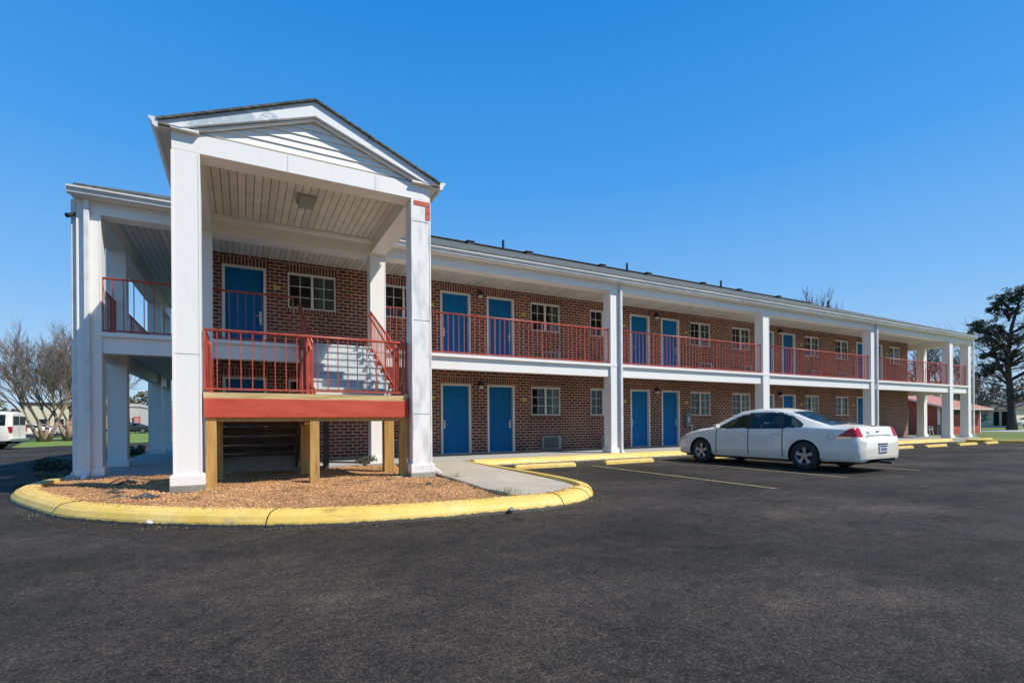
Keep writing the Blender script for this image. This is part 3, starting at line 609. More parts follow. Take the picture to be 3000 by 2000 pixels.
# railings
def railing(p,q,z,parent,h=1.08,n=None,posts=(),zq=None,name='railing',ends=True,top_ext=0,sp=.152):
    p=Vector(p);q=Vector(q);zq=z if zq is None else zq; L=(q-p).length; n=n or max(2,int(L/sp)); d=(q-p)/L
    def P(t,dz): v=p+(q-p)*t; return (v.x,v.y,z+(zq-z)*t+dz)
    m=MB()
    for i in range(n+1):
        t=i/n; big=(i in (0,n) and ends) or (posts and i%posts==0)
        m.bar(P(t,.05),P(t,h-.02),.030 if big else .0155)
    r=m.build(name,'red',parent,local=False)
    m=MB(); a=Vector(P(0,h))-Vector((d.x,d.y,0))*top_ext; b=Vector(P(1,h))+Vector((d.x,d.y,0))*top_ext; m.tube([a,b],.023,8); m.build('top_rail','red',r,smooth=True)
    m=MB(); m.bar(P(0,.055),P(1,.055),.034,.03); m.build('bottom_rail','red',r)
    return r
YR=YC+.12; RX=[-2.42,-.92]; 
for a,b in ((-2.42,-.92),(-.56,1.02),(3.11,10.14),(10.5,17.5),(17.86,25.05),(25.41,32.6),(32.96,34.72)): railing((a,YR),(b,YR),ZF,mo,posts=10)
for a,b in ((12.74,14.75),(15.11,20.5),(20.86,22.94)): railing((-2.62,a),(-2.62,b),ZF,mo,posts=12,sp=.13)
for a,b in ((12.74,14.4),(14.76,20.4)): railing((34.92,a),(34.92,b),ZF,mo,posts=12,sp=.13)
# portico
PX0,PX1,PY0=-.92,3.11,9.0; BZ=5.26
for x in (PX0,PX1-.36):
    c=column(x,PY0,.36,BZ,'white' if x<0 else 'worn',z0=.22,base=.17)
    m=MB(); m.box(x-.06,x+.42,PY0-.06,PY0+.42,-.02,.115); m.box(x-.05,x+.41,PY0-.05,PY0+.41,.12,.218); m.build('footing','block',c,bevel=.008)
m=MB(); m.box(PX0,PX1,PY0,PY0+.36,BZ,5.55); m.box(PX0,PX0+.36,PY0+.36,YC,BZ,5.55); m.box(PX1-.36,PX1,PY0+.36,YC,BZ,5.55); m.build('portico_beam','white',mo,bevel=.006)
m=MB(); m.box(PX0+.36,PX1-.36,PY0+.36,YC,5.54,5.56); pc=m.build('portico_ceiling','ceiling',mo)
m=MB(); m.box(.95,1.27,10.35,10.75,5.47,5.539); m.prism_x([(10.38,5.47),(10.72,5.47),(10.66,5.36),(10.48,5.36)],.98,1.24); lf=m.build('ceiling_light','ac',mo,bevel=.01)
AX=(PX0+PX1)/2; AZ=6.52; EL=(PX0-.15,5.62); sl2=(AZ-5.62)/(AX-EL[0])
# gable siding boards
top=6.30; bz=5.60
n=6; hh=(top-bz)/n
for k in range(n):
    za=bz+k*hh; zb=za+hh; s=1.68/(top-bz)
    xa=1.68-(za-bz)*s; xb=1.68-(zb-bz)*s
    m=MB(); m.add([(AX-xa,PY0+.03,za),(AX+xa,PY0+.03,za),(AX+xb,PY0+.055,zb),(AX-xb,PY0+.055,zb),(AX-xa,PY0+.055,za),(AX+xa,PY0+.055,za)],[(0,1,2,3),(0,4,5,1),(0,3,4),(1,5,2)]); 
    if k==0: sd=m
    else: sd.v+=m.v; sd.f+=[tuple(i+len(sd.v)-len(m.v) for i in f) for f in m.f]
sd.build('gable_siding','white',mo)
m=MB(); m.prism_y([(PX0+.02,5.55),(PX1-.02,5.55),(AX,6.40)],PY0+.06,YC+1.5); m.build('gable_wall','white',mo)
# rake boards (peeling paint), with overhang
for s in (-1,1):
    xe=AX+s*(AX-EL[0]); m=MB()
    pts=[(AX,AZ-.035),(xe,5.585),(xe,5.56),(xe-s*.28,5.555),(AX,AZ-.27)]
    if s>0: pts=pts[::-1]
    m.prism_y(pts,PY0-.10,PY0-.04); m.build('rake_board','rake',mo)
    m=MB(); q=[(AX,AZ-.272),(xe-s*.30,5.553),(xe-s*.42,5.553),(AX,AZ-.31)]
    if s>0: q=q[::-1]
    m.prism_y(q,PY0-.03,PY0+.02); m.build('rake_trim','white',mo)
m=MB(); m.box(PX0-.0,PX0+.36,PY0-.09,PY0-.002,5.53,5.56); m.box(PX1-.36,PX1,PY0-.09,PY0-.002,5.53,5.56); m.build('rake_return','white',mo)
m=MB()
m.prism_y([(EL[0],5.575),(EL[0]-.02,5.60),(AX,AZ),(2*AX-EL[0]+.02,5.60),(2*AX-EL[0],5.575),(AX,AZ-.032)],PY0-.15,15.2)
m.build('portico_roof','shingle',mo)
for s in (-1,1):
    xe=AX+s*(AX-EL[0]); m=MB(); m.box(min(xe,xe-s*.15),max(xe,xe-s*.15),PY0-.02,YC-.3,5.53,5.552); m.build('portico_soffit','white',mo)
for s in (-1,1):
    xe=AX+s*(AX-EL[0]); m=MB(); m.prism_y([(xe+s*a*-1,z+.0) for a,z in gp][::(1 if s<0 else -1)],PY0-.13,YC-.35); m.build('gutter','gutter',mo)
downspout([(3.17,9.30,5.5),(3.17,9.30,.30),(3.36,9.2,.16)])
# exposed brick at the top of the worn column
m=MB()
for (a,b,c,d) in ((3.015,3.105,4.90,5.02),(3.015,3.105,5.03,5.13),(2.80,3.105,5.15,5.235)): m.box(a,b,PY0-.012,PY0-.001,c,d)
m.build('exposed_brick','redboard',mo)
m=MB(); m.box(PX1-.345,PX1-.015,PY0-.0035,PY0-.0005,3.03,3.038); m.box(PX1-.345,PX1-.015,PY0-.0035,PY0-.0005,1.30,1.307); m.box(PX1-.022,PX1-.015,PY0-.0035,PY0-.0005,1.307,3.03); m.box(PX0+.02,PX0+.34,PY0-.0035,PY0-.0005,2.20,2.205); m.box(AX-.42,AX-.417,PY0-.0035,PY0-.0005,5.27,5.54); m.box(AX+1.0,AX+1.003,PY0-.0035,PY0-.0005,5.27,5.54); m.build('board_joints','boxgrey',mo)
m=MB(); m.box(2.77,3.01,PY0-.006,PY0-.001,4.90,5.145); m.box(2.745,3.115,PY0-.008,PY0-.0,4.86,4.895); m.build('patch_board','worn',mo)
# security camera on the left corner
m=MB(); m.tube([(-2.78,YC+.05,5.20),(-2.84,YC-.02,5.16)],.02,8); m.tube([(-2.82,YC+.0,5.16),(-2.90,YC-.10,5.09)],[.035,.045],10); m.build('security_camera','dark',mo)
# ================================================================== STAIRCASE
stc=thing('wooden_staircase','switchback staircase under the portico with red railings, red rim board and timber posts','staircase',(1.05,10.5,0))
DZ=1.64; DX0,DX1,DY0,DY1=-.54,2.72,9.15,10.05
m=MB()
for k in range(6): y=DY0+.0+k*.15; m.box(DX0,DX1,y+.004,y+.146,DZ-.04,DZ)
m.build('deck','woodedge',stc)
m=MB(); m.box(DX0,DX1-.06,DY0-.022,DY0-.001,DZ-.095,DZ-.002); m.build('deck_edge','woodedge',stc)
m=MB(); m.box(DX0+.01,DX1-.07,DY0-.04,DY0-.0,1.245,DZ-.098); m.box(DX0+.01,DX0+.05,DY0,DY1,1.245,DZ-.05); m.box(DX1-.06,DX1-.02,DY0,DY1,1.245,DZ-.05); m.build('rim_board','redboard',stc,bevel=.003)
m=MB(); m.box(DX0+.05,DX1-.07,DY0+.02,DY0+.10,1.18,1.50); m.box(DX0+.05,DX1-.07,DY1-.12,DY1-.04,1.18,1.50); m.box(DX0+.05,DX1-.07,9.6,9.64,1.2,1.5); m.build('joists','wood',stc)
for x,y,w_,zt in ((-.52,DY0-.005,.15,1.244),(1.0,DY0-.005,.15,1.178),(2.57,DY0+.05,.13,1.24),(-.46,10.35,.14,1.5),(.97,10.35,.17,1.3),(2.56,10.35,.2,1.3)):
    m=MB(); m.box(x,x+w_,y,y+w_,.09,zt); m.build('post','wood',stc,bevel=.005)
m=MB(); m.box(2.42,2.72,9.12,9.3,.08,.16); m.build('footing','block',stc)
# upper flight (right) of painted steps, going up towards the building
rise=(ZF-DZ)/7; run=.335; Y0=10.05
for i in range(7):
    z=DZ+rise*(i+1); y=Y0+run*i
    m=MB(); m.box(1.18,2.68,y-.02,y+run+.01 if i<6 else YC+.03,z-.045,z-.001 if i==6 else z); m.box(1.2,2.66,y,y+.03,z-rise-.0,z-.046); m.build('step','step',stc,bevel=.006)
def stringer(x0,x1,p,q,th,mat):
    m=MB(); m.prism_x([(p[0],p[1]),(q[0],q[1]),(q[0],q[1]-th),(p[0],p[1]-th)],x0,x1); return m.build('stringer',mat,stc)
stringer(1.13,1.175,(Y0-.02,DZ+.12),(YC,ZF+.03),.36,'redboard'); stringer(2.685,2.73,(Y0-.02,DZ+.12),(YC,ZF+.03),.36,'redboard')
# lower flight (left) going down towards the walkway; open gaps under the treads
for i in range(7):
    z=DZ-.184*(i+1); y=Y0+.30*i
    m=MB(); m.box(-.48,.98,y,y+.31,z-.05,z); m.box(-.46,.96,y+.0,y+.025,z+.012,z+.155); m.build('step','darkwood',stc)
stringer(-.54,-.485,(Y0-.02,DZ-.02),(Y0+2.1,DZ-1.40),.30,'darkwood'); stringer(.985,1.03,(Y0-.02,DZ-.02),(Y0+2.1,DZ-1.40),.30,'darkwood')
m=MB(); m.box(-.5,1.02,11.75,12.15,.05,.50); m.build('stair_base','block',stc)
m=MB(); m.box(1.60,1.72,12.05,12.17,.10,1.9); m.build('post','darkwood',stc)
# stair railings
railing((DX0+.02,DY0+.03),(DX1-.09,DY0+.03),DZ,stc,h=.98,n=19,top_ext=.0)
railing((DX0+.02,DY0+.06),(DX0+.02,DY1+.05),DZ,stc,h=.98,n=9)
railing((DX1-.02,DY0+.06),(DX1-.02,DY1+.05),DZ,stc,h=.98,n=9)
def srail(x,y0,z0,y1,z1,h=.92,n=17):
    r=railing((x,y0),(x,y1),z0,stc,h=h,n=n,zq=z1,sp=.12); return r
srail(2.74,9.95,DZ+.05,YC-.05,ZF-.02,.90,18); srail(1.16,10.1,DZ+.10,YC-.05,ZF-.02,.90,17); srail(1.0,10.05,DZ,12.1,.25,.90,15); srail(-.50,10.1,DZ,12.1,.25,.90,15)
for x,z0,z1 in ((1.10,2.46,3.78),(2.66,2.36,3.70)):
    m=MB(); m.tube([(x,9.75,z0),(x,12.15,z1)],.02,8); m.build('handrail','red',stc,smooth=True)
m=MB(); m.bar((1.06,9.98,DZ),(1.06,9.98,DZ+1.0),.06); m.bar((.98,10.02,DZ),(.98,10.02,DZ+.85),.04); m.build('newel_post','red',stc)
# ================================================================== VEHICLES
def smooth1(a,k):
    if k<2: return a
    ker=np.ones(k)/k; p=np.pad(a,(k,k),mode='reflect',reflect_type='odd'); return np.convolve(np.convolve(p,ker,'same'),ker,'same')[k:-k]
class Loft:
    def __init__(s,stn,rows,res=.02,sub=7,ky=4,kv=3):
        # stn: list of (y, [ (x,z) per row ])
        ys=[a for a,_ in stn]; s.y=np.arange(ys[0],ys[-1]+1e-6,res); nr=len(stn[0][1]); X=[];Z=[]
        for r in range(nr):
            X.append(smooth1(np.interp(s.y,ys,[p[r][0] for _,p in stn]),ky)); Z.append(smooth1(np.interp(s.y,ys,[p[r][1] for _,p in stn]),ky))
        X=np.array(X);Z=np.array(Z); vv=np.linspace(0,nr-1,(nr-1)*sub+1)
        s.X=np.array([smooth1(np.interp(vv,range(nr),X[:,i]),kv) for i in range(len(s.y))]); s.Z=np.array([smooth1(np.interp(vv,range(nr),Z[:,i]),kv) for i in range(len(s.y))])
        s.X[:,-1]=0; s.X=np.maximum(s.X,0); s.v=vv
    def faces(s):
        ny,nv=s.X.shape
        for i in range(ny-1):
            for j in range(nv-1): yield i,j,(s.y[i]+s.y[i+1])/2,(s.Z[i,j]+s.Z[i+1,j+1])/2,(s.X[i,j]+s.X[i+1,j+1])/2,(s.v[j]+s.v[j+1])/2
def poly2(pts): return lambda y,z: inpoly(y,z,pts)
def tri_ring(mb,c,ro,ri,x0,x1,n=40,arc=(0,2*math.pi)):
    pass
def wheel(parent,x,y,r,wd,side,spokes=5,rimr=.62):
    m=MB(); prof=[(-.5,.60),(-.5,.86),(-.42,.97),(-.25,1.0),(.25,1.0),(.42,.97),(.5,.86),(.5,.60)]; n=32
    for a,b in prof:
        for k in range(n): t=2*math.pi*k/n; m.v.append((x+a*wd*side,y+b*r*math.cos(t),r+b*r*math.sin(t)))
    for i in range(len(prof)-1):
        for k in range(n): k2=(k+1)%n; m.f.append((i*n+k,i*n+k2,(i+1)*n+k2,(i+1)*n+k) if side>0 else (i*n+k,(i+1)*n+k,(i+1)*n+k2,i*n+k2))
    m2=MB()
    for k in range(n):
        pass
    wv=m.build('wheel','tyre',parent,smooth=True,local=True)
    m=MB(); xo=x+side*wd*.36
    # barrel ring
    for a,b in ((.50,.62),(.44,.60),(.30,.55),(-.3,.55)):
        for k in range(n): t=2*math.pi*k/n; m.v.append((x+a*wd*side,y+b*r*math.cos(t),r+b*r*math.sin(t)))
    for i in range(3):
        for k in range(n): k2=(k+1)%n; m.f.append((i*n+k,i*n+k2,(i+1)*n+k2,(i+1)*n+k))
    for k in range(spokes):
        t=math.pi/2+2*math.pi*k/spokes; c=Vector((0,math.cos(t),math.sin(t))); s_=Vector((0,-math.sin(t),math.cos(t)))
        a=Vector((xo,y,r)); pts=[]
        for rad,wv_ in ((.08,.085),(.30,.075),(.59,.125)):
            for sg in (-1,1): pts.append(a+c*rad*r+s_*sg*wv_*r*1.15+Vector((side*.012*(1 if rad<.4 else 1.5),0,0)))
        for p in list(pts): pts.append(p-Vector((side*.05,0,0)))
        m.add(pts,[(0,1,3,2),(2,3,5,4),(0,2,8,6),(2,4,10,8),(1,7,9,3),(3,9,11,5),(4,5,11,10)])
    m.tube([(xo-side*.05,y,r),(xo+side*.02,y,r)],.13*r,12)
    rm=m.build('rim','rim',wv,local=True)
    m=MB(); m.tube([(x-side*wd*.3,y,r),(x+side*wd*.05,y,r)],.55*r,24); m.build('brake','dark',wv,local=True)
def build_car(name,label,cat,loc,rz,paint='carwhite',detail=True,group=None,scale=1.):
    t=thing(name,label,cat,loc,group,rz); t.scale=(scale,)*3
    # rows: underside edge, sill, lower, mid, belt, roof rail, roof shoulder, centre
    def S(y,w_,zb,zbelt,wr,zr,zc,wb=None,wbl=None):
        wb=wb or w_*.965; wbl=wbl or w_*.95
        return (y,[(w_*.80,zb),(wbl,zb+.025),(w_,zb+.20 if zb+.2<zbelt-.2 else (zb+zbelt)/2),(w_*.995,(zbelt+.42)/2+.08 if zbelt>.7 else (zb+zbelt)/2+.02),(wb,zbelt),(wr,zr),(wr*.66,zc-.015*(1 if zc>zr else 0)),(0,zc)])
    st=[S(-2.57,.68,.31,.68,.62,.68,.685),S(-2.54,.79,.25,.70,.71,.71,.715),S(-2.50,.85,.235,.735,.77,.75,.76),S(-2.475,.87,.23,.78,.79,.82,.84),S(-2.44,.885,.23,.90,.80,.965,.985),
        S(-2.38,.89,.23,.925,.79,1.0,1.015),S(-2.05,.915,.22,.95,.76,1.01,1.035),S(-1.86,.92,.21,.965,.74,1.025,1.05),S(-1.4,.925,.20,.97,.67,1.165,1.195),S(-.95,.925,.20,.97,.60,1.345,1.375),S(-.45,.925,.20,.955,.575,1.43,1.468),S(.1,.925,.20,.95,.575,1.43,1.475),S(.5,.925,.20,.94,.585,1.375,1.425),
        S(.95,.925,.20,.93,.66,1.17,1.22),S(1.32,.92,.21,.915,.76,.975,1.01),S(1.65,.915,.21,.875,.78,.93,.965),S(2.05,.895,.215,.80,.74,.84,.875),S(2.30,.85,.22,.71,.68,.755,.79),S(2.43,.78,.24,.64,.60,.66,.70),S(2.50,.70,.27,.56,.54,.58,.60),S(2.53,.60,.32,.50,.48,.52,.53)]
    L=Loft(st,8,res=.0125 if detail else .05,sub=15 if detail else 4,ky=5 if detail else 2,kv=6 if detail else 2)
    AR=[(-1.37,.335),(1.53,.335)]; ar=.385
    side_glass=[[(.98,.975),(.62,1.165),(.42,1.25),(.16,1.315),(.12,.97)],[(.02,.97),(.05,1.33),(-.25,1.34),(-.64,1.315),(-.75,.985)],[(-.86,.995),(-.77,1.285),(-1.0,1.205),(-1.26,1.065),(-1.26,1.02)]]
    blackout=[(1.08,.95),(.64,1.19),(.42,1.28),(.14,1.345),(-.25,1.37),(-.68,1.345),(-1.05,1.225),(-1.32,1.06),(-1.30,.995),(-.8,.965)]
    tailp=[(-2.08,.785),(-2.20,.87),(-2.31,.955),(-2.38,.985),(-2.6,.97),(-2.6,.78)]
    headp=[(2.02,.70),(2.12,.775),(2.30,.76),(2.6,.60),(2.6,.52),(2.35,.56)]
    groups={k:MB() for k in ('body','door_front','door_rear','side_window','rear_window','windshield','window_trim','tail_light','head_light','gap','trunk_lid','hood','bumper','deck_gap')}
    sides={}
    def put(key,quadL,quadR=None): pass
    ny,nv=L.X.shape
    assign={}
    for i,j,y,z,x,v in L.faces():
        arch=False
        for ay,az in AR:
            if v<4.2 and (y-ay)**2+(z-az)**2<ar**2: arch=True
        if arch: continue
        k='body'
        if 3.6<v<5.45 and inpoly(y,z,blackout) and x>.5: k='window_trim'
        if 3.6<v<5.4:
            for P in side_glass:
                if inpoly(y,z,P): k='side_window'
        if v>5.22 and x<.70:
            if .60<y<1.22 and x<.67: k='windshield'
            if -1.84<y<-.92 and x<.66-.10*(y+1.84): k='rear_window'
        if k=='body':
            if inpoly(y,z,tailp) and x>.50+.9*max(0,z-.80) and v<5.6: k='tail_light'
            elif inpoly(y,z,headp) and x>.36: k='head_light'
            elif v<4.4 and z>.30 and x>.6:
                # door lines
                def near(a,e=.012): return abs(y-a)<e
                slant=-.98+ .30*max(0,min(1,(z-.62)/.4)) if z>.62 else -.98+.0*(z)
                rd=-.86-.0*z if z>.80 else -.86+ .12*(.80-z)/.5*0
                cut=math.sqrt(max(0,(ar+.07)**2-(z-.335)**2))-1.36 if abs(z-.335)<ar+.07 else -9
                rdl=max(-.86 if z<.8 else -.86,cut)
                if near(1.02) or near(.06) or near(rdl): k='gap'
                elif .06<y<1.02: k='door_front'
                elif rdl<y<.06: k='door_rear'
            if k=='body' and v>=4.9 and y<-1.88: k='trunk_lid' if x<.70 else 'body'
            if k=='body' and v>=4.9 and 1.3<y<2.34: k='hood' if x<.70 else 'body'
            if k=='body' and v>=4.9 and (abs(x-.70)<.012 and (y<-1.88 or y>1.3)): k='gap'
            if k=='body' and y<-2.22 and .69<z<.70: k='body'
            if k in ('body','trunk_lid','gap') and y<-2.10 and z<.735: k='bumper'
        assign[i,j]=k
    def emit(key,sgn):
        mb=MB(); mp={}
        def vid(i,j):
            q=(i,j)
            if q not in mp: mp[q]=len(mb.v); mb.v.append((sgn*L.X[i,j],L.y[i],L.Z[i,j]))
            return mp[q]
        for (i,j),k in assign.items():
            if k==key:
                f=(vid(i,j),vid(i+1,j),vid(i+1,j+1),vid(i,j+1)); mb.f.append(f if sgn>0 else f[::-1])
        return mb
    def both(key,full=False):
        mb=MB(); mp={}
        for (i,j),k in assign.items():
            if k!=key: continue
            for sgn in (1,-1):
                f=[]
                for a,b in ((i,j),(i+1,j),(i+1,j+1),(i,j+1)):
                    q=(a,b,sgn if b<nv-1 else 0)
                    if q not in mp: mp[q]=len(mb.v); mb.v.append((sgn*L.X[a,b],L.y[a],L.Z[a,b]))
                    f.append(mp[q])
                mb.f.append(tuple(f) if sgn>0 else tuple(f[::-1]))
        return (mb,mp) if full else mb
    bd=both('body')
    # end caps
    for i,rev in (((0,False),(ny-1,True)) if not detail else ((ny-1,True),)):
        col=[(L.X[i,j],L.y[i],L.Z[i,j]) for j in range(nv)]; ring_=col+[(-x,y,z) for x,y,z in col[::-1][1:]]
        o=len(bd.v); bd.v+=ring_; f=tuple(range(o,o+len(ring_))); bd.f.append(f[::-1] if rev else f)
    B=bd.build('body',paint,t,smooth=True,local=True)
    m,mpb=both('bumper',True)
    lst=[mpb.get((0,j,1 if j<nv-1 else 0)) for j in range(nv)]+[mpb.get((0,j,-1)) for j in range(nv-2,-1,-1)]
    if all(q is not None for q in lst): m.f.append(tuple(lst))
    m.build('bumper',paint,t,smooth=True,local=True)
    for key,nm,mt in (('trunk_lid','trunk_lid',paint),('hood','hood',paint),('windshield','windshield','carglass'),('rear_window','rear_window','carglass'),('gap','panel_gap','black'),('window_trim','window_trim','dark')):
        m=both(key)
        if m.f: m.build(nm,mt,t,smooth=True,local=True)
    for sgn in (-1,1):
        for key,nm,mt in (('door_front','door',paint),('door_rear','door',paint),('side_window','side_window','carglass'),('tail_light','tail_light','tail'),('head_light','head_light','head')):
            m=emit(key,sgn)
            if not m.f: continue
            ob=m.build(nm,mt,t,smooth=True,local=True)
            if nm=='door' and detail:
                yy=.20 if key=='door_front' else -.70; xx=sgn*.935; h=MB(); h.bar((xx,yy-.08,.84),(xx,yy+.08,.845),.03,.03,up=(1,0,0)); h.build('handle',paint,ob,local=True,bevel=.008)
        if detail:
            m=MB(); xx=sgn*.97; m.add([(sgn*.86,.93,.97),(sgn*.86,.99,.96),(sgn*.9,.95,1.02)],[(0,1,2)])
            m.tube([(sgn*.86,.95,.985),(sgn*.93,.95,1.0)],.025,8); m.box(sgn*.92,sgn*1.06,.90,.98,.965,1.065); m.build('mirror',paint,t,local=True,bevel=.025)
            m=MB(); pts=[(.0,0)]
            for s in range(14):
                a=math.pi*s/13; pts
            for ay,az in AR: m=MB(); m.tube([(sgn*.915,ay+ar*math.cos(a),az+ar*math.sin(a)) for a in np.linspace(-.15,math.pi+.15,22)],.012,6); m.build('arch_lip',paint,t,local=True,smooth=True)
        for ay,az in AR: wheel(t,sgn*.80,ay,.335,.22,sgn)
        for ay,az in AR:
            m=MB(); n=18; a0=len(m.v)
            for xx in (sgn*.90,sgn*.55):
                for k in range(n+1): a=-.2+(math.pi+.4)*k/n; m.v.append((xx,ay+(ar+.0)*math.cos(a),az+(ar+.0)*math.sin(a)))
            for k in range(n): m.f.append((a0+k,a0+k+1,a0+n+2+k,a0+n+1+k))
            m.f.append(tuple(a0+n+1+k for k in range(n+1)))
            m.build('wheel_well','black',t,local=True)
    m=MB(); m.box(-.72,.72,-2.2,2.2,.17,.24); m.box(-.74,.74,-1.0,1.0,.24,.50); m.build('underbody','black',t,local=True)
    if detail:
        m=MB()
        for y0 in (.0,-.95):
            for sx in (-.38,.38):
                if y0<-.5 and sx>0: continue
                if y0<-.5: m.box(-.68,.68,-1.25,-.75,.45,.62); m.prism_x([(-1.12,.60),(-1.0,.60),(-1.2,1.08),(-1.30,1.08)],-.66,.66)
                else:
                    m.box(sx-.25,sx+.25,y0-.05,y0+.45,.45,.60); m.prism_x([(y0-.02,.58),(y0+.12,.58),(y0-.12,1.08),(y0-.24,1.08)],sx-.24,sx+.24); m.box(sx-.12,sx+.12,y0-.24,y0-.14,1.10,1.26)
        m.build('seats','seat',t,local=True,bevel=.03)
        m=MB(); m.prism_x([(.85,.55),(1.35,.55),(1.30,.92),(.95,.93)],-.68,.68); db=m.build('dashboard','dark',t,local=True)
        m=MB(); m.tube([(-.38+.19*math.cos(a),.78-.06*math.sin(a),.88+.18*math.sin(a)) for a in np.linspace(0,2*math.pi,20)],.014,6); m.build('steering_wheel','dark',db,local=True)
        m=MB(); m.add([(-.58,1.05,.96),(.58,1.05,.96),(.50,.72,1.26),(-.50,.72,1.26)],[(0,1,2,3)]); m.build('sunshade','shade',t,local=True)
        m=MB(); m.box(-.50,.50,-2.492,-2.45,.785,.82); m.build('trunk_strip','chrome',t,local=True,bevel=.006)
        for sgn in (-1,1):
            m=MB(); m.bar((sgn*.917,-2.10,.775),(sgn*.885,-2.40,.772),.012,.028); m.bar((sgn*.885,-2.40,.772),(sgn*.52,-2.50,.772),.012,.03); m.build('lamp_strip','chrome',t,local=True)
        m=MB(); m.box(-.17,.17,-2.592,-2.57,.44,.60); pl=m.build('license_plate','plastic',t,local=True,bevel=.003)
        m=MB(); m.box(-.155,.155,-2.5945,-2.5925,.565,.59); m.box(-.155,.155,-2.5945,-2.5925,.445,.455)
        for k in range(6): m.box(-.12+k*.042,-.095+k*.042,-2.5945,-2.5925,.48,.54)
        m.build('plate_characters','ink',pl,local=True)
        m=MB(); m.box(-.20,.20,-2.584,-2.57,.615,.64); m.build('plate_lamp_recess','dark',t,local=True)
        m=MB(); m.box(-.05,.05,-2.478,-2.44,.885,.902); m.box(-.018,.018,-2.480,-2.44,.878,.909); m.build('badge','boxgrey',t,local=True)
        m=MB(); m.box(-.44,-.33,-2.480,-2.45,.855,.866); m.box(-.44,-.39,-2.476,-2.44,.885,.898); m.build('badge','boxgrey',t,local=True)
        m=MB(); m.box(-.09,.09,-2.40,-2.37,1.005,1.024); m.build('brake_light','tail',t,local=True)
        m=MB(); m.tube([(.45,-2.3,.20),(.45,-2.56,.19)],.03,8); m.build('exhaust','metal',t,local=True)
        for yy in (-1.98,):
            m=MB(); m.tube([(-.922+.0,yy+.075*math.cos(a),.80+.065*math.sin(a)) for a in np.linspace(0,2*math.pi,24)],.004,4); m.build('fuel_door','boxgrey',t,local=True)
    return t
car=build_car('parked_sedan','white four door sedan parked nose first against the motel walkway','car',(12.07,8.30,0),math.radians(1.0),scale=.985)
# far cars: one simple prototype of each colour
def far_car(label,loc,rz,paint,scale=1): return build_car('parked_car',label,'car',loc,rz,paint,False,'cars parked far off at the left',scale)
fc=far_car('silver car parked behind the white van, farthest right of the far row',(-22.4,82.5,0),math.radians(110),'carsilver')
fc2=far_car('white car parked just behind the white van',(-21.9,77,0),math.radians(100),'carwhite')
fc3=far_car('black car parked in the far row above the silver one',(-31,114,0),math.radians(85),'carblack')
fc4=far_car('maroon car parked behind the bare trees',(-29,117.5,0),math.radians(90),'carred')
fc5=far_car('black car seen between the gallery columns, before the pale store',(-15.3,96,0),math.radians(95),'carblack',1.15)
fc6=build_car('parked_car','white car at the right edge beside the dark evergreen','car',(96,27.4,0),math.radians(60),'carwhite',False)
# van
def build_van(loc,rz):
    t=thing('parked_van','white full size passenger van parked at the left edge','van',loc,None,rz)
    def S(y,w_,zb,zbelt,wr,zr,zc): return (y,[(w_*.8,zb),(w_*.97,zb+.02),(w_,zb+.3),(w_,(zb+.3+zbelt)/2),(w_*.985,zbelt),(wr,zr),(wr*.8,zc-.02),(0,zc)])
    st=[S(-2.86,.90,.50,1.25,.80,1.92,1.97),S(-2.82,.96,.45,1.25,.84,1.96,2.02),S(-2.6,1.0,.42,1.25,.86,1.98,2.05),S(.9,1.0,.40,1.25,.86,1.98,2.05),S(1.3,1.0,.40,1.25,.82,1.90,1.97),S(1.95,.98,.40,1.2,.84,1.28,1.34),S(2.6,.95,.40,1.02,.82,1.08,1.12),S(2.75,.85,.42,.9,.76,.96,1.0),S(2.8,.75,.45,.8,.7,.82,.85)]
    L=Loft(st,8,res=.04,sub=6,ky=2,kv=2); AR=[(-1.75,.36),(1.75,.36)]; ar=.42; groups={}
    for i,j,y,z,x,v in L.faces():
        if v<4 and any((y-a)**2+(z-b)**2<ar*ar for a,b in AR): continue
        k='body'
        if 3.9<v<5.1 and 1.32<z<1.80 and any(a<y<b for a,b in ((-2.6,-1.5),(-1.35,-.15),(.0,.95),(1.05,1.5))) and z<1.32+(2.2-y)*.7: k='side_window'
        if v>5.1 and 1.36<y<1.95: k='windshield'
        groups.setdefault(k,[]).append((i,j))
    for k,fs in groups.items():
        m=MB()
        for i,j in fs:
            for sg in (-1,1):
                q=[(sg*L.X[a,b],L.y[a],L.Z[a,b]) for a,b in ((i,j),(i+1,j),(i+1,j+1),(i,j+1))]; m.add(q if sg>0 else q[::-1],[(0,1,2,3)])
        if k=='body':
            for i in (0,L.X.shape[0]-1):
                col=[(L.X[i,j],L.y[i],L.Z[i,j]) for j in range(L.X.shape[1])]; rg=col+[(-x,y,z) for x,y,z in col[::-1][1:]]; m.add(rg,[tuple(range(len(rg)))])
        m.build(k,'carwhite' if k=='body' else 'carglass',t,local=True)
    m=MB(); m.box(-.94,.94,-2.6,2.5,.3,.9); m.build('underbody','black',t,local=True)
    for sg in (-1,1):
        for a,b in AR: wheel(t,sg*.87,a,.36,.22,sg)
        m=MB(); m.box(sg*.66,sg*.88,-2.885,-2.86,.95,1.22) if False else m.box(sg*.86,sg*.965,-2.88,-2.72,.93,1.22); m.build('tail_light','tail',t,local=True)
        m=MB(); m.box(sg*.08,sg*.72,-2.885,-2.862,1.32,1.78); m.build('rear_window','dark',t,local=True)
        m=MB(); m.box(sg*.99,sg*1.2,1.35,1.5,1.2,1.5); m.build('mirror','dark',t,local=True,bevel=.02)
    m=MB(); m.box(-.98,.98,-2.98,-2.84,.42,.58); m.build('bumper','metal',t,local=True,bevel=.02)
    m=MB(); m.box(-.006,.006,-2.868,-2.861,.6,1.95); m.build('door_gap','black',t,local=True)
    return t
vn=build_van((-12.74,34.6,0),math.radians(88)); vn.scale=(.93,.93,.93)
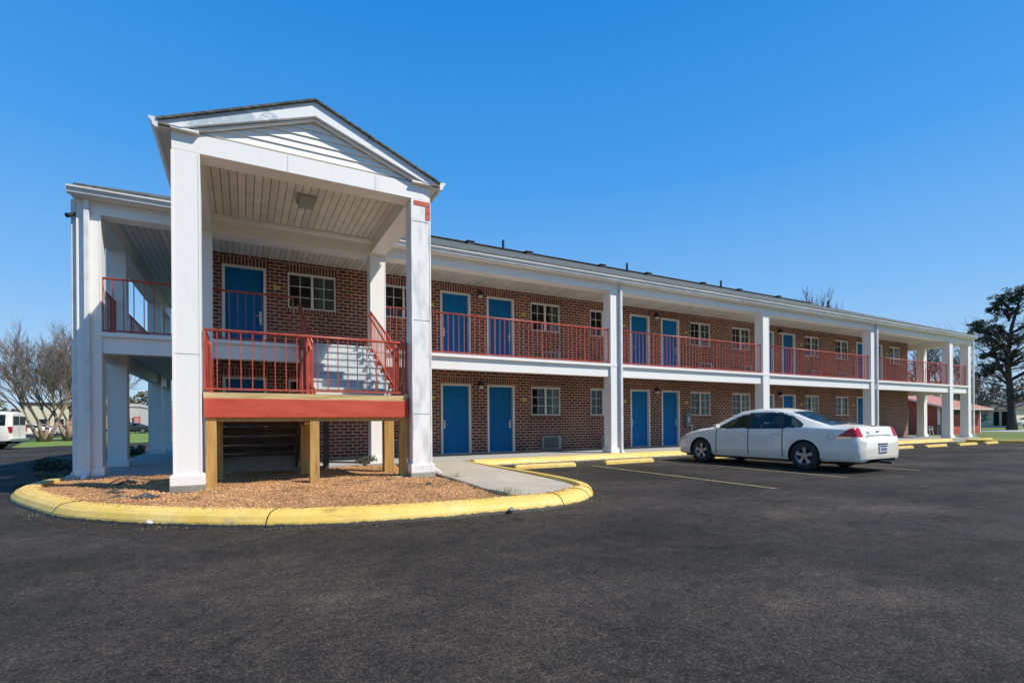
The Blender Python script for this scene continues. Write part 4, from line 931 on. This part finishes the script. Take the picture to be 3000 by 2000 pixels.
# ================================================================== TREES
def branchy(mb_big,mb_small,p,d,L,r,depth,spread,rnd,up=.15,split=3,thin=.012,shr=.72,curve=.25):
    n=3; pts=[p]; rs=[r]; q=p; dd=d.copy()
    for i in range(n):
        dd=(dd+Vector((rnd.gauss(0,curve/n),rnd.gauss(0,curve/n),rnd.gauss(0,curve/n)+up/n))).normalized(); q=q+dd*L/n; pts.append(q); rs.append(max(r*(1-.35*(i+1)/n),thin*.6))
    (mb_big if r>.045 else mb_small).tube(pts,rs,7 if r>.06 else (4 if r>.02 else 3),cap=False)
    if depth<=0: return
    k=split+(1 if rnd.random()<.4 else 0)
    for i in range(k):
        t=1. if i==0 else rnd.uniform(.35,1.); j=min(int(t*n),n); base=pts[j]
        a=rnd.uniform(0,6.283); o=dd.orthogonal().normalized(); o=o*math.cos(a)+dd.cross(o)*math.sin(a)
        nd=(dd+o*math.tan(spread*rnd.uniform(.5,1.15))*(.5 if i==0 else 1)).normalized()
        branchy(mb_big,mb_small,base,nd,L*shr*rnd.uniform(.75,1.15),max(rs[j]*(.8 if i==0 else .62),thin),depth-1,spread,rnd,up,split,thin,shr,curve)
def crepe(loc,label,seed,h=8.5,stems=4,lean=.35):
    rnd=random.Random(seed); t=thing('bare_tree',label,'tree',loc,'bare multi trunk trees on the lawn'); b=MB(); s=MB()
    for k in range(stems):
        a=6.283*k/stems+rnd.uniform(-.4,.4); d=Vector((math.cos(a)*lean,math.sin(a)*lean,1)).normalized(); base=Vector(loc)+Vector((math.cos(a)*.22,math.sin(a)*.22,-.05))
        knee=base+d*h*.16; b.tube([base,base+d*h*.08+Vector((0,0,.05)),knee],[.17,.13,.12],8)
        for q in range(2):
            a2=a+rnd.uniform(-1.2,1.2); d2=Vector((math.cos(a2)*rnd.uniform(.25,.75),math.sin(a2)*rnd.uniform(.25,.75),1)).normalized()
            branchy(b,s,knee,d2,h*.25,.075,5,.40,rnd,up=.10,split=3,thin=.010,shr=.74,curve=.35)
    b.build('trunk','crepebark',t,smooth=True); s.build('crown','twig',t)
crepe((-13.1,49.6,0),'leftmost bare multi-trunk tree beside the white van',3,10.2,4,.42)
crepe((-11.9,50.6,0),'bare multi-trunk tree in the middle of the three on the lawn',5,10.6,4,.30)
crepe((-10.7,51.6,0),'bare multi-trunk tree on the lawn right against the corner column',9,10.2,4,.3)
def bare(loc,label,seed,h,r=.22,mat='twiggrey',group=None,depth=6,thin=.02,spread=.42):
    rnd=random.Random(seed); t=thing('bare_tree',label,'tree',loc,group); b=MB(); s=MB()
    branchy(b,s,Vector(loc),Vector((0,0,1)),h*.30,r,depth,spread,rnd,up=.25,split=3,thin=thin,shr=.76,curve=.35); b.build('trunk','bark',t,smooth=True); s.build('crown',mat,t)
BG='bare trees behind the motel roof'
bare((60,35.0,0),'leftmost bare treetop showing above the motel roof',11,17.6,.3,'twiggrey',BG,6,.022,.44)
bare((60.5,33.4,0),'middle bare treetop of the three above the motel roof',16,16,.25,'twiggrey',BG,6,.02,.48)
bare((60,31.5,0),'rightmost bare treetop of the three above the motel roof',12,15.6,.25,'twiggrey',BG,6,.022,.44)
bare((80,32.5,0),'grey bare tree behind the end column, left of the dark evergreen',14,15.5,.34,'twiggrey',None,6,.022,.46)
bare((84,29.5,0),'grey bare tree seen through the gap between shed roof and evergreen trunk',15,8.5,.22,'twiggrey',None,6,.022,.46)
bare((78,27.5,0),'small bare tree just left of the evergreen trunk',18,9.5,.2,'twig',None,5,.02,.5)
def leafcloud(mb,c,rad,n,sz,rnd):
    for _ in range(n):
        while True:
            v=Vector((rnd.uniform(-1,1),rnd.uniform(-1,1),rnd.uniform(-1,1)))
            if v.length<1: break
        v=Vector(c)+Vector((v.x*rad[0],v.y*rad[1],v.z*rad[2])); a=Vector((rnd.gauss(0,1),rnd.gauss(0,1),rnd.gauss(0,.6))).normalized(); b=a.orthogonal().normalized()*sz*rnd.uniform(.4,.8); a=a*sz*rnd.uniform(.6,1.3)
        mb.add([v-a-b*.3,v+b,v+a,v-b],[(0,1,2,3)])
def evergreen(loc):
    rnd=random.Random(21); t=thing('evergreen_tree','big dark evergreen with layered boughs and a thick trunk at the right edge','tree',loc); b=MB(); s=MB(); lf=MB()
    x,y,_=loc
    b.tube([(x,y,-.1),(x+.05,y,1.2),(x-.1,y+.05,4),(x-.3,y+.25,7.5),(x-.2,y-.1,11),(x+.3,y-.6,13.8),(x+.5,y-1.0,15.6)],[.52,.36,.30,.23,.16,.10,.04],10)
    b.tube([(x-.1,y+.05,5.0),(x-.2,y+.9,6.8),(x-.3,y+1.4,9.0),(x-.1,y+1.9,11.2)],[.22,.17,.12,.05],8)
    # (height, sideways reach towards the motel, spread, leaves)
    pads=[(15.2,1.1,1.2),(14.5,1.9,1.0),(13.7,.8,1.4),(12.7,3.1,1.1),(12.2,4.0,.9),(11.7,2.0,1.3),(11.0,3.2,1.2),(10.7,.6,1.5),(9.5,1.4,1.1),(9.0,2.6,.9),(8.6,-.2,1.4),(7.3,1.9,1.1),(6.8,3.0,.8),(15.9,-.4,1.6),(16.6,-1.6,1.6),(14.6,-1.4,1.8),(13,-3,2),(11.4,-2.2,2.2),(9.6,-3.4,2.2),(7.4,-2.4,2),(5.2,-2.8,1.6)]
    for z,off,rad in pads:
        z*=.92; off*=.72 if off>0 else 1; rad*=.85
        for rep in range(3):
            ang=rnd.uniform(-.7,.7); o=off+rnd.uniform(-.25,.25); c=Vector((x+math.sin(ang)*(abs(o)+.6),y+o*math.cos(ang*.5),z+rnd.uniform(-.25,.25)))
            bz=z-abs(o)*.35-.7
            b.tube([(x-.2,y+.1,bz),((x+c.x)/2,(y+c.y)/2,(bz+c.z)/2+rnd.uniform(-.1,.3)),tuple(c)],[.12,.075,.035],6)
            for q in range(5):
                cc=c+Vector((rnd.uniform(-1,1)*rad*.85,rnd.uniform(-1,1)*rad*.85,rnd.uniform(-.28,.34)))
                s.tube([tuple(c),tuple(cc)],[.03,.015],3,False); leafcloud(lf,cc,(rad*rnd.uniform(.2,.42),rad*rnd.uniform(.2,.42),rnd.uniform(.14,.34)),int(80*rnd.uniform(.5,1.2)),.10,rnd)
    for k in range(46):
        a=rnd.uniform(0,6.28); z=rnd.uniform(2.2,9.0); branchy(b,s,Vector((x-.2,y+.1,z)),Vector((math.cos(a),math.sin(a),.25)).normalized(),rnd.uniform(1.5,2.6),.06,4,.5,rnd,up=.1,split=2,thin=.016,shr=.82)
    b.build('trunk','darkbark',t,smooth=True); s.build('branches','darkbark',t); lf.build('crown','conifer',t)
evergreen((72.8,22.3,0))
# tree line stuff
def treeline(name,label,pts,hmin,hmax,n,mat,seed,leaf=.35,width=5,clump=1.6):
    rnd=random.Random(seed); m=MB()
    for _ in range(n):
        i=rnd.randrange(len(pts)-1); u=rnd.random(); x=pts[i][0]*(1-u)+pts[i+1][0]*u+rnd.uniform(-width,width); y=pts[i][1]*(1-u)+pts[i+1][1]*u+rnd.uniform(-width,width)
        hh=rnd.uniform(hmin,hmax)*(.8+.25*math.sin(x*.17+seed)+.15*math.sin(y*.31)); m.tube([(x,y,0),(x+rnd.uniform(-.4,.4),y,hh*.8)],[.12,.04],4,False)
        for q in range(4):
            z=hh*rnd.uniform(.15,.95); leafcloud(m,(x+rnd.uniform(-1,1),y+rnd.uniform(-1,1),z),(clump,clump,hh*.16),34,leaf,rnd)
    o=m.build(name,mat); tag(o,label,'trees',kind='stuff')
treeline('tree_line','brown woodland beyond the stores at the far left',[(-120,165),(-10,165),(60,150)],5.5,9.5,210,'scrub',31,.55,8,2.2)
treeline('undergrowth','olive and brown scrub trees behind the red shed and house',[(88,50),(112,42),(150,20)],3.0,9.5,230,'scrub',32,.30,6,1.9)
treeline('hedge_line','dark scrub at the foot of the evergreen by the house',[(77,33),(88,32)],1.0,2.6,26,'shrubleaf',33,.2,1.5,1.0)
# ================================================================== FAR BUILDINGS
def far_building(name,label,cat,x0,x1,y0,y1,h,wall,roofmat,wins=(),wmat='dark',par=.5):
    t=thing(name,label,cat,((x0+x1)/2,(y0+y1)/2,0)); m=MB(); m.box(x0,x1,y0,y1,0,h); m.build('wall',wall,t)
    m=MB(); m.box(x0-.15,x1+.15,y0-.15,y1+.15,h,h+par); m.build('roof',roofmat,t)
    for a,b,c,d in wins:
        m=MB(); m.box(a,b,y0-.04,y0-.002,c,d); f=m.build('window',wmat,t); m=MB(); m.box(a-.1,b+.1,y0-.07,y0-.041,d,d+.12); m.build('frame','frame',f)
    return t
far_building('cream_building','long cream commercial building behind the bare trees','building',-37.3,-26.5,128,145,5.3,'wall_cream','darkbark',[(-34.5+k*2.2,-33.1+k*2.2,.8,2.6) for k in range(3)])
far_building('pale_store','pale flat roofed store seen between the gallery columns','building',-24,-16.6,112,125,4.6,'wall_grey','wall_grey',[(-20.2+k*1.3,-19.2+k*1.3,.6,2.6) for k in range(3)])
far_building('brick_store','small orange brick store front left of the pale store','building',-24.5,-20.4,104,110,3.9,'orangewall','dark',[(-23.8,-22.2,.6,2.4)])
far_building('red_store','red store behind the third gallery column','building',-13.6,-8,106,116,4.0,'signred','orangewall',[(-12.9,-12.0,.3,2.6)])
t=thing('road_sign','red and white sign board in front of the pale store','sign',(-15.0,99,0)); m=MB(); m.box(-15.4,-14.5,98.95,99.05,1.5,2.6); f=m.build('board','signred',t); m=MB()
for k in range(3): m.box(-15.25,-14.62,98.93,98.948,1.68+k*.28,1.80+k*.28)
m.build('lettering','plastic',f); m=MB(); m.box(-15.2,-15.1,99.0,99.1,0,1.5); m.box(-14.8,-14.7,99.0,99.1,0,1.5); m.build('post','dark',t)
# house at the right with two dark garage openings
t=thing('far_house','low pale house with two dark garage openings behind the evergreen','house',(99,32,0))
m=MB(); m.prism_y([(92,0),(110,0),(110,2.7),(92,2.7)],29.5,40) if False else m.box(95.5,108,29.2,33.4,0,2.55); m.build('wall','wall_cream',t)
m=MB(); m.add([(95,28.7,2.55),(95,34.2,2.55),(109,34.2,2.55),(109,28.7,2.55),(102,29.5,3.6),(102,33.4,3.6)],[(0,1,5,4),(3,4,5,2),(0,4,3),(1,2,5),(0,3,2,1)]); m.build('roof','darkwood',t)
for a,b in ((29.7,30.3),(30.6,31.2)):
    m=MB(); m.box(95.44,95.49,a,b,.25,2.25); f=m.build('garage_door','black',t); m=MB(); m.box(95.40,95.439,a-.12,b+.12,2.26,2.4); m.build('frame','frame',f)
m=MB(); m.box(95.44,95.49,32.0,32.5,.9,2.0); m.build('window','boxgrey',t)
# red shed
t=thing('red_shed','red board shed with a low orange metal roof past the end columns','shed',(50,20,0)); SX0,SX1,SY0,SY1=47.2,54.3,18.6,26.5
m=MB(); m.prism_x([(SY0,-.02),(SY1,-.02),(SY1,2.15),((SY0+SY1)/2,3.35),(SY0,2.15)],SX0,SX1); m.build('wall','shedred',t)
mid=(SY0+SY1)/2; m=MB()
m.prism_x([(SY0-.75,1.95),(mid,3.40),(SY1+.7,1.98),(SY1+.7,2.06),(mid,3.50),(SY0-.75,2.04)],SX0-.45,SX1+.25); m.build('roof','shedroof',t)
m=MB(); m.prism_x([(SY0-.78,1.90),(mid,3.36),(mid,3.46),(SY0-.78,2.02)],SX0-.50,SX0-.452); m.bar((SX0-.5,SY0-.77,1.96),(SX1+.25,SY0-.77,1.96),.03,.12); m.build('fascia','pinkboard',t)
m=MB(); m.box(SX0-.03,SX0+.10,SY0-.03,SY0+.10,0,2.05); m.box(SX1-.10,SX1+.03,SY0-.03,SY0+.10,0,2.05); m.build('corner_board','frame',t)
m=MB(); m.box(SX0-.05,SX0-.002,20.6,21.9,.05,2.1); f=m.build('door','hdoor',t); m=MB(); m.box(SX0-.10,SX0-.051,20.72,20.80,1.0,1.12); m.build('handle','dark',f)
m=MB(); m.box(SX0+.4,SX1-.3,SY0-.02,SY0-.002,1.55,2.05); m.build('painted_eave_shade','darkwood',t)  # dark strip laid on the front wall as painted shade under the eave
m=MB(); m.tube([(48.6,18.2,0),(47.4,19.0,1.3)],.05,6); o=m.build('leaning_plank','wood'); tag(o,'pale plank leaning on the red shed behind the chair','plank')
# plastic chair and bin by the shed
t=thing('plastic_chair','white plastic garden chair in front of the red shed','chair',(44.6,18.3,0)); x,y=44.6,18.3
m=MB(); m.box(x-.26,x+.26,y-.25,y+.25,.40,.44); m.build('seat','plastic',t,bevel=.01)
m=MB(); m.prism_x([(y+.20,.44),(y+.25,.44),(y+.36,.95),(y+.31,.95)],x-.25,x+.25); m.build('backrest','plastic',t)
for a in (-.23,.23):
    for b in (-.22,.22): m=MB(); m.tube([(x+a,y+b,.40),(x+a*1.15,y+b*1.2,0)],.025,6); m.build('leg','plastic',t)
    m=MB(); m.box(x+a-.03,x+a+.03,y-.24,y+.26,.62,.65); m.box(x+a-.02,x+a+.02,y-.24,y-.2,.44,.62); m.build('armrest','plastic',t)
t=thing('trash_bin','grey green bin standing beside the plastic chair','bin',(45.9,17.9,0)); m=MB(); m.tube([(45.9,17.9,0),(45.9,17.9,.72)],[.24,.29],14); m.build('body','boxgrey',t); m=MB(); m.tube([(45.9,17.9,.72),(45.9,17.9,.77)],[.31,.29],14); m.build('lid','boxgrey',t)
# ================================================================== SMALL PLANTS, DEBRIS
def shrub(name,label,loc,rad,n,sz,mat,seed,cat='shrub',group=None,stems=8):
    rnd=random.Random(seed); t=thing(name,label,cat,loc,group); m=MB(); s=MB()
    for k in range(stems):
        a=rnd.uniform(0,6.28); q=Vector(loc)+Vector((math.cos(a)*rad[0]*rnd.uniform(.2,.9),math.sin(a)*rad[1]*rnd.uniform(.2,.9),rad[2]*rnd.uniform(1.0,1.9)))
        s.tube([loc,tuple((Vector(loc)+q)/2+Vector((0,0,.04))),tuple(q)],[.012,.008,.004],4,False); leafcloud(m,tuple(q),(rad[0]*.35,rad[1]*.35,rad[2]*.5),n//stems,sz,rnd)
    s.build('stems','twig',t); m.build('foliage',mat,t)
shrub('low_shrub','dark low shrub at the foot of the left corner column',(-3.35,13.4,0),(.55,.5,.22),900,.03,'shrubleaf',41)
shrub('low_shrub','dead grey shrub just in front of the corner column',(-3.2,12.55,.05),(.45,.25,.10),500,.025,'scrub',42)
for k,(x,y) in enumerate(((-3.3,17.2),(-3.35,18.6),(-3.3,20.2),(-3.4,22.0))):
    shrub('hedge_shrub',['green shrub just past the second left gallery column','second green shrub in the strip by the left gallery','green shrub close to the third left gallery column','last green shrub by the far left gallery columns'][k],(x,y,0),(.42,.6,.20),700,.035,'shrubleaf',50+k,'shrub','shrubs along the left gallery walkway')
shrub('low_shrub','dark clump of dead stems before the right rear portico column',(2.45,11.75,.1),(.30,.22,.14),380,.025,'shrubleaf',43)
def tuft(loc,n,h,label,seed,r=.12):
    rnd=random.Random(seed); m=MB(); c=Vector(loc)
    for _ in range(n):
        a=rnd.uniform(0,6.28); q=c+Vector((rnd.gauss(0,r),rnd.gauss(0,r),0)); d=Vector((math.cos(a),math.sin(a),0)); hh=h*rnd.uniform(.4,1.1); wv=Vector((-d.y,d.x,0))*.0022
        m.add([q-wv,q+wv,q+d*hh*.25+wv*.6+Vector((0,0,hh*.6)),q+d*hh*.25-wv*.6+Vector((0,0,hh*.6)),q+d*hh*rnd.uniform(.35,.8)+Vector((0,0,hh*.9))],[(0,1,2,3),(3,2,4)])
    o=m.build('weed_tuft','weed'); tag(o,label,'weed','weeds around the island')
tuft((3.42,8.72,.13),70,.14,'tall weed tuft by the downspout of the right portico column',1,.08)
tuft((3.25,6.35,.13),80,.12,'low green weed at the tip of the ramp edge',2,.12); tuft((3.05,6.15,.13),50,.16,'wispy weeds in the mulch near the right kerb',3,.15)
tuft((-.7,8.35,.13),60,.05,'small green weed patch before the left portico column',4,.12); tuft((-1.1,7.75,.13),50,.05,'small weed patch in the mulch near the left kerb',5,.15)
tuft((2.65,10.9,.1),120,.16,'weeds growing behind the right timber stair post',6,.18); tuft((2.0,6.25,.13),70,.05,'flat weeds in the mulch at the middle of the bed',7,.3)
for k,(x,y) in enumerate(((2.28,5.58),(.4,5.93),(4.35,5.78),(-.8,6.73),(3.6,5.5),(-2.3,8.45))):
    tuft((x,y,0),60,.032,['weeds at the kerb foot below the middle of the bed','weeds at the kerb foot by the small joint','weeds at the kerb foot under the rounded right end','weeds at the kerb foot by the white litter','sparse weeds at the kerb foot right of the drain piece','weeds at the kerb foot near the left end'][k],20+k,.10)
def scrap(name,loc,sx,sy,h,mat,label,seed,cat,group=None):
    rnd=random.Random(seed); m=MB(); n=7; 
    for i in range(n):
        for j in range(n):
            u=i/(n-1)-.5; v=j/(n-1)-.5; k=1+.35*math.sin(5*u+seed)*math.cos(4*v+seed*2)
            m.v.append((loc[0]+u*sx*k+rnd.gauss(0,.008),loc[1]+v*sy*k+rnd.gauss(0,.008),loc[2]+h*(1-2*abs(u))*(1-1.6*abs(v))*rnd.uniform(.3,1.2)))
    for i in range(n-1):
        for j in range(n-1): a=i*n+j; m.f.append((a,a+n,a+n+1,a+1))
    o=m.build(name,mat); md=o.modifiers.new('thick','SOLIDIFY'); md.thickness=.004; tag(o,label,cat,group)
G_='torn landscape fabric in the mulch'
scrap('fabric_scrap',(-1.16,8.35,.16),.30,.20,.05,'litter','largest torn piece of dark landscape fabric in the mulch',1,'fabric scrap',G_)
scrap('fabric_scrap',(-1.5,8.6,.15),.22,.16,.045,'litter','dark fabric scrap just left of the largest piece',2,'fabric scrap',G_)
scrap('fabric_scrap',(-1.65,9.2,.16),.24,.15,.035,'litter','grey fabric scrap behind the other two pieces',3,'fabric scrap',G_)
scrap('fabric_scrap',(-1.75,10.7,.15),.26,.22,.08,'litter','crumpled fabric heap in the shadow left of the portico column',4,'fabric scrap',G_)
scrap('fabric_scrap',(2.3,8.75,.15),.42,.14,.025,'litter','dark fabric strip beside the small concrete footing',6,'fabric scrap',G_)
def rock(name,loc,r,label,mat,seed,cat='stone',group=None):
    rnd=random.Random(seed); m=MB(); import itertools
    n=8; 
    for i in range(5):
        ph=math.pi*i/4
        for k in range(n): t_=6.283*k/n; q=r*rnd.uniform(.75,1.1); m.v.append((loc[0]+q*math.sin(ph)*math.cos(t_),loc[1]+q*math.sin(ph)*math.sin(t_),loc[2]+q*.7*math.cos(ph)))
    for i in range(4):
        for k in range(n): m.f.append((i*n+k,(i+1)*n+k,(i+1)*n+(k+1)%n,i*n+(k+1)%n))
    o=m.build(name,mat); tag(o,label,cat,group)
rock('dark_clod',(2.62,7.75,.15),.06,'dark clod in front of the right portico column','litter',1,'clod','dark clods in the mulch'); rock('dark_clod',(2.85,7.6,.14),.05,'smaller dark clod right of the first one','litter',2,'clod','dark clods in the mulch'); rock('dark_clod',(3.1,7.0,.14),.035,'tiny dark clod near the ramp edge','litter',3,'clod','dark clods in the mulch')
for k,(x,y,r) in enumerate(((-.93,6.83,.035),(-.9,6.78,.022))):
    rock('litter_piece',(x,y,.05),r,['white crumpled litter piece on the front of the kerb','small pale scrap under the white litter piece'][k],'plastic',5+k,'litter','litter at the kerb')
rock('kerb_chip',(2.93,5.50,.05),.05,'broken kerb chip with a white edge below the kerb joint','block',9,'debris')
# leaf debris on the asphalt next to the kerb
m=MB(); rnd=random.Random(77)
for _ in range(1700):
    i=rnd.randrange(8,len(ISL)-30); p=ISL[i]; q=ISL[i+1]; d=(Vector(q)-Vector(p)).normalized(); off=abs(rnd.gauss(0,.10 if i>26 else .35)); x=p[0]+d.y*off+rnd.uniform(-.05,.05); y=p[1]-d.x*off+rnd.uniform(-.05,.05)
    a=rnd.uniform(0,6.28); L_=rnd.uniform(.006,.022); dx_,dy_=math.cos(a)*L_,math.sin(a)*L_; m.add([(x-dx_,y-dy_,.003),(x+dy_*.4,y-dx_*.4,.005),(x+dx_,y+dy_,.008),(x-dy_*.4,y+dx_*.4,.005)],[(0,1,2,3)])
o=m.build('leaf_litter','deadleaf'); tag(o,'bits of mulch and dead leaves along the kerb foot','leaf litter',kind='stuff')
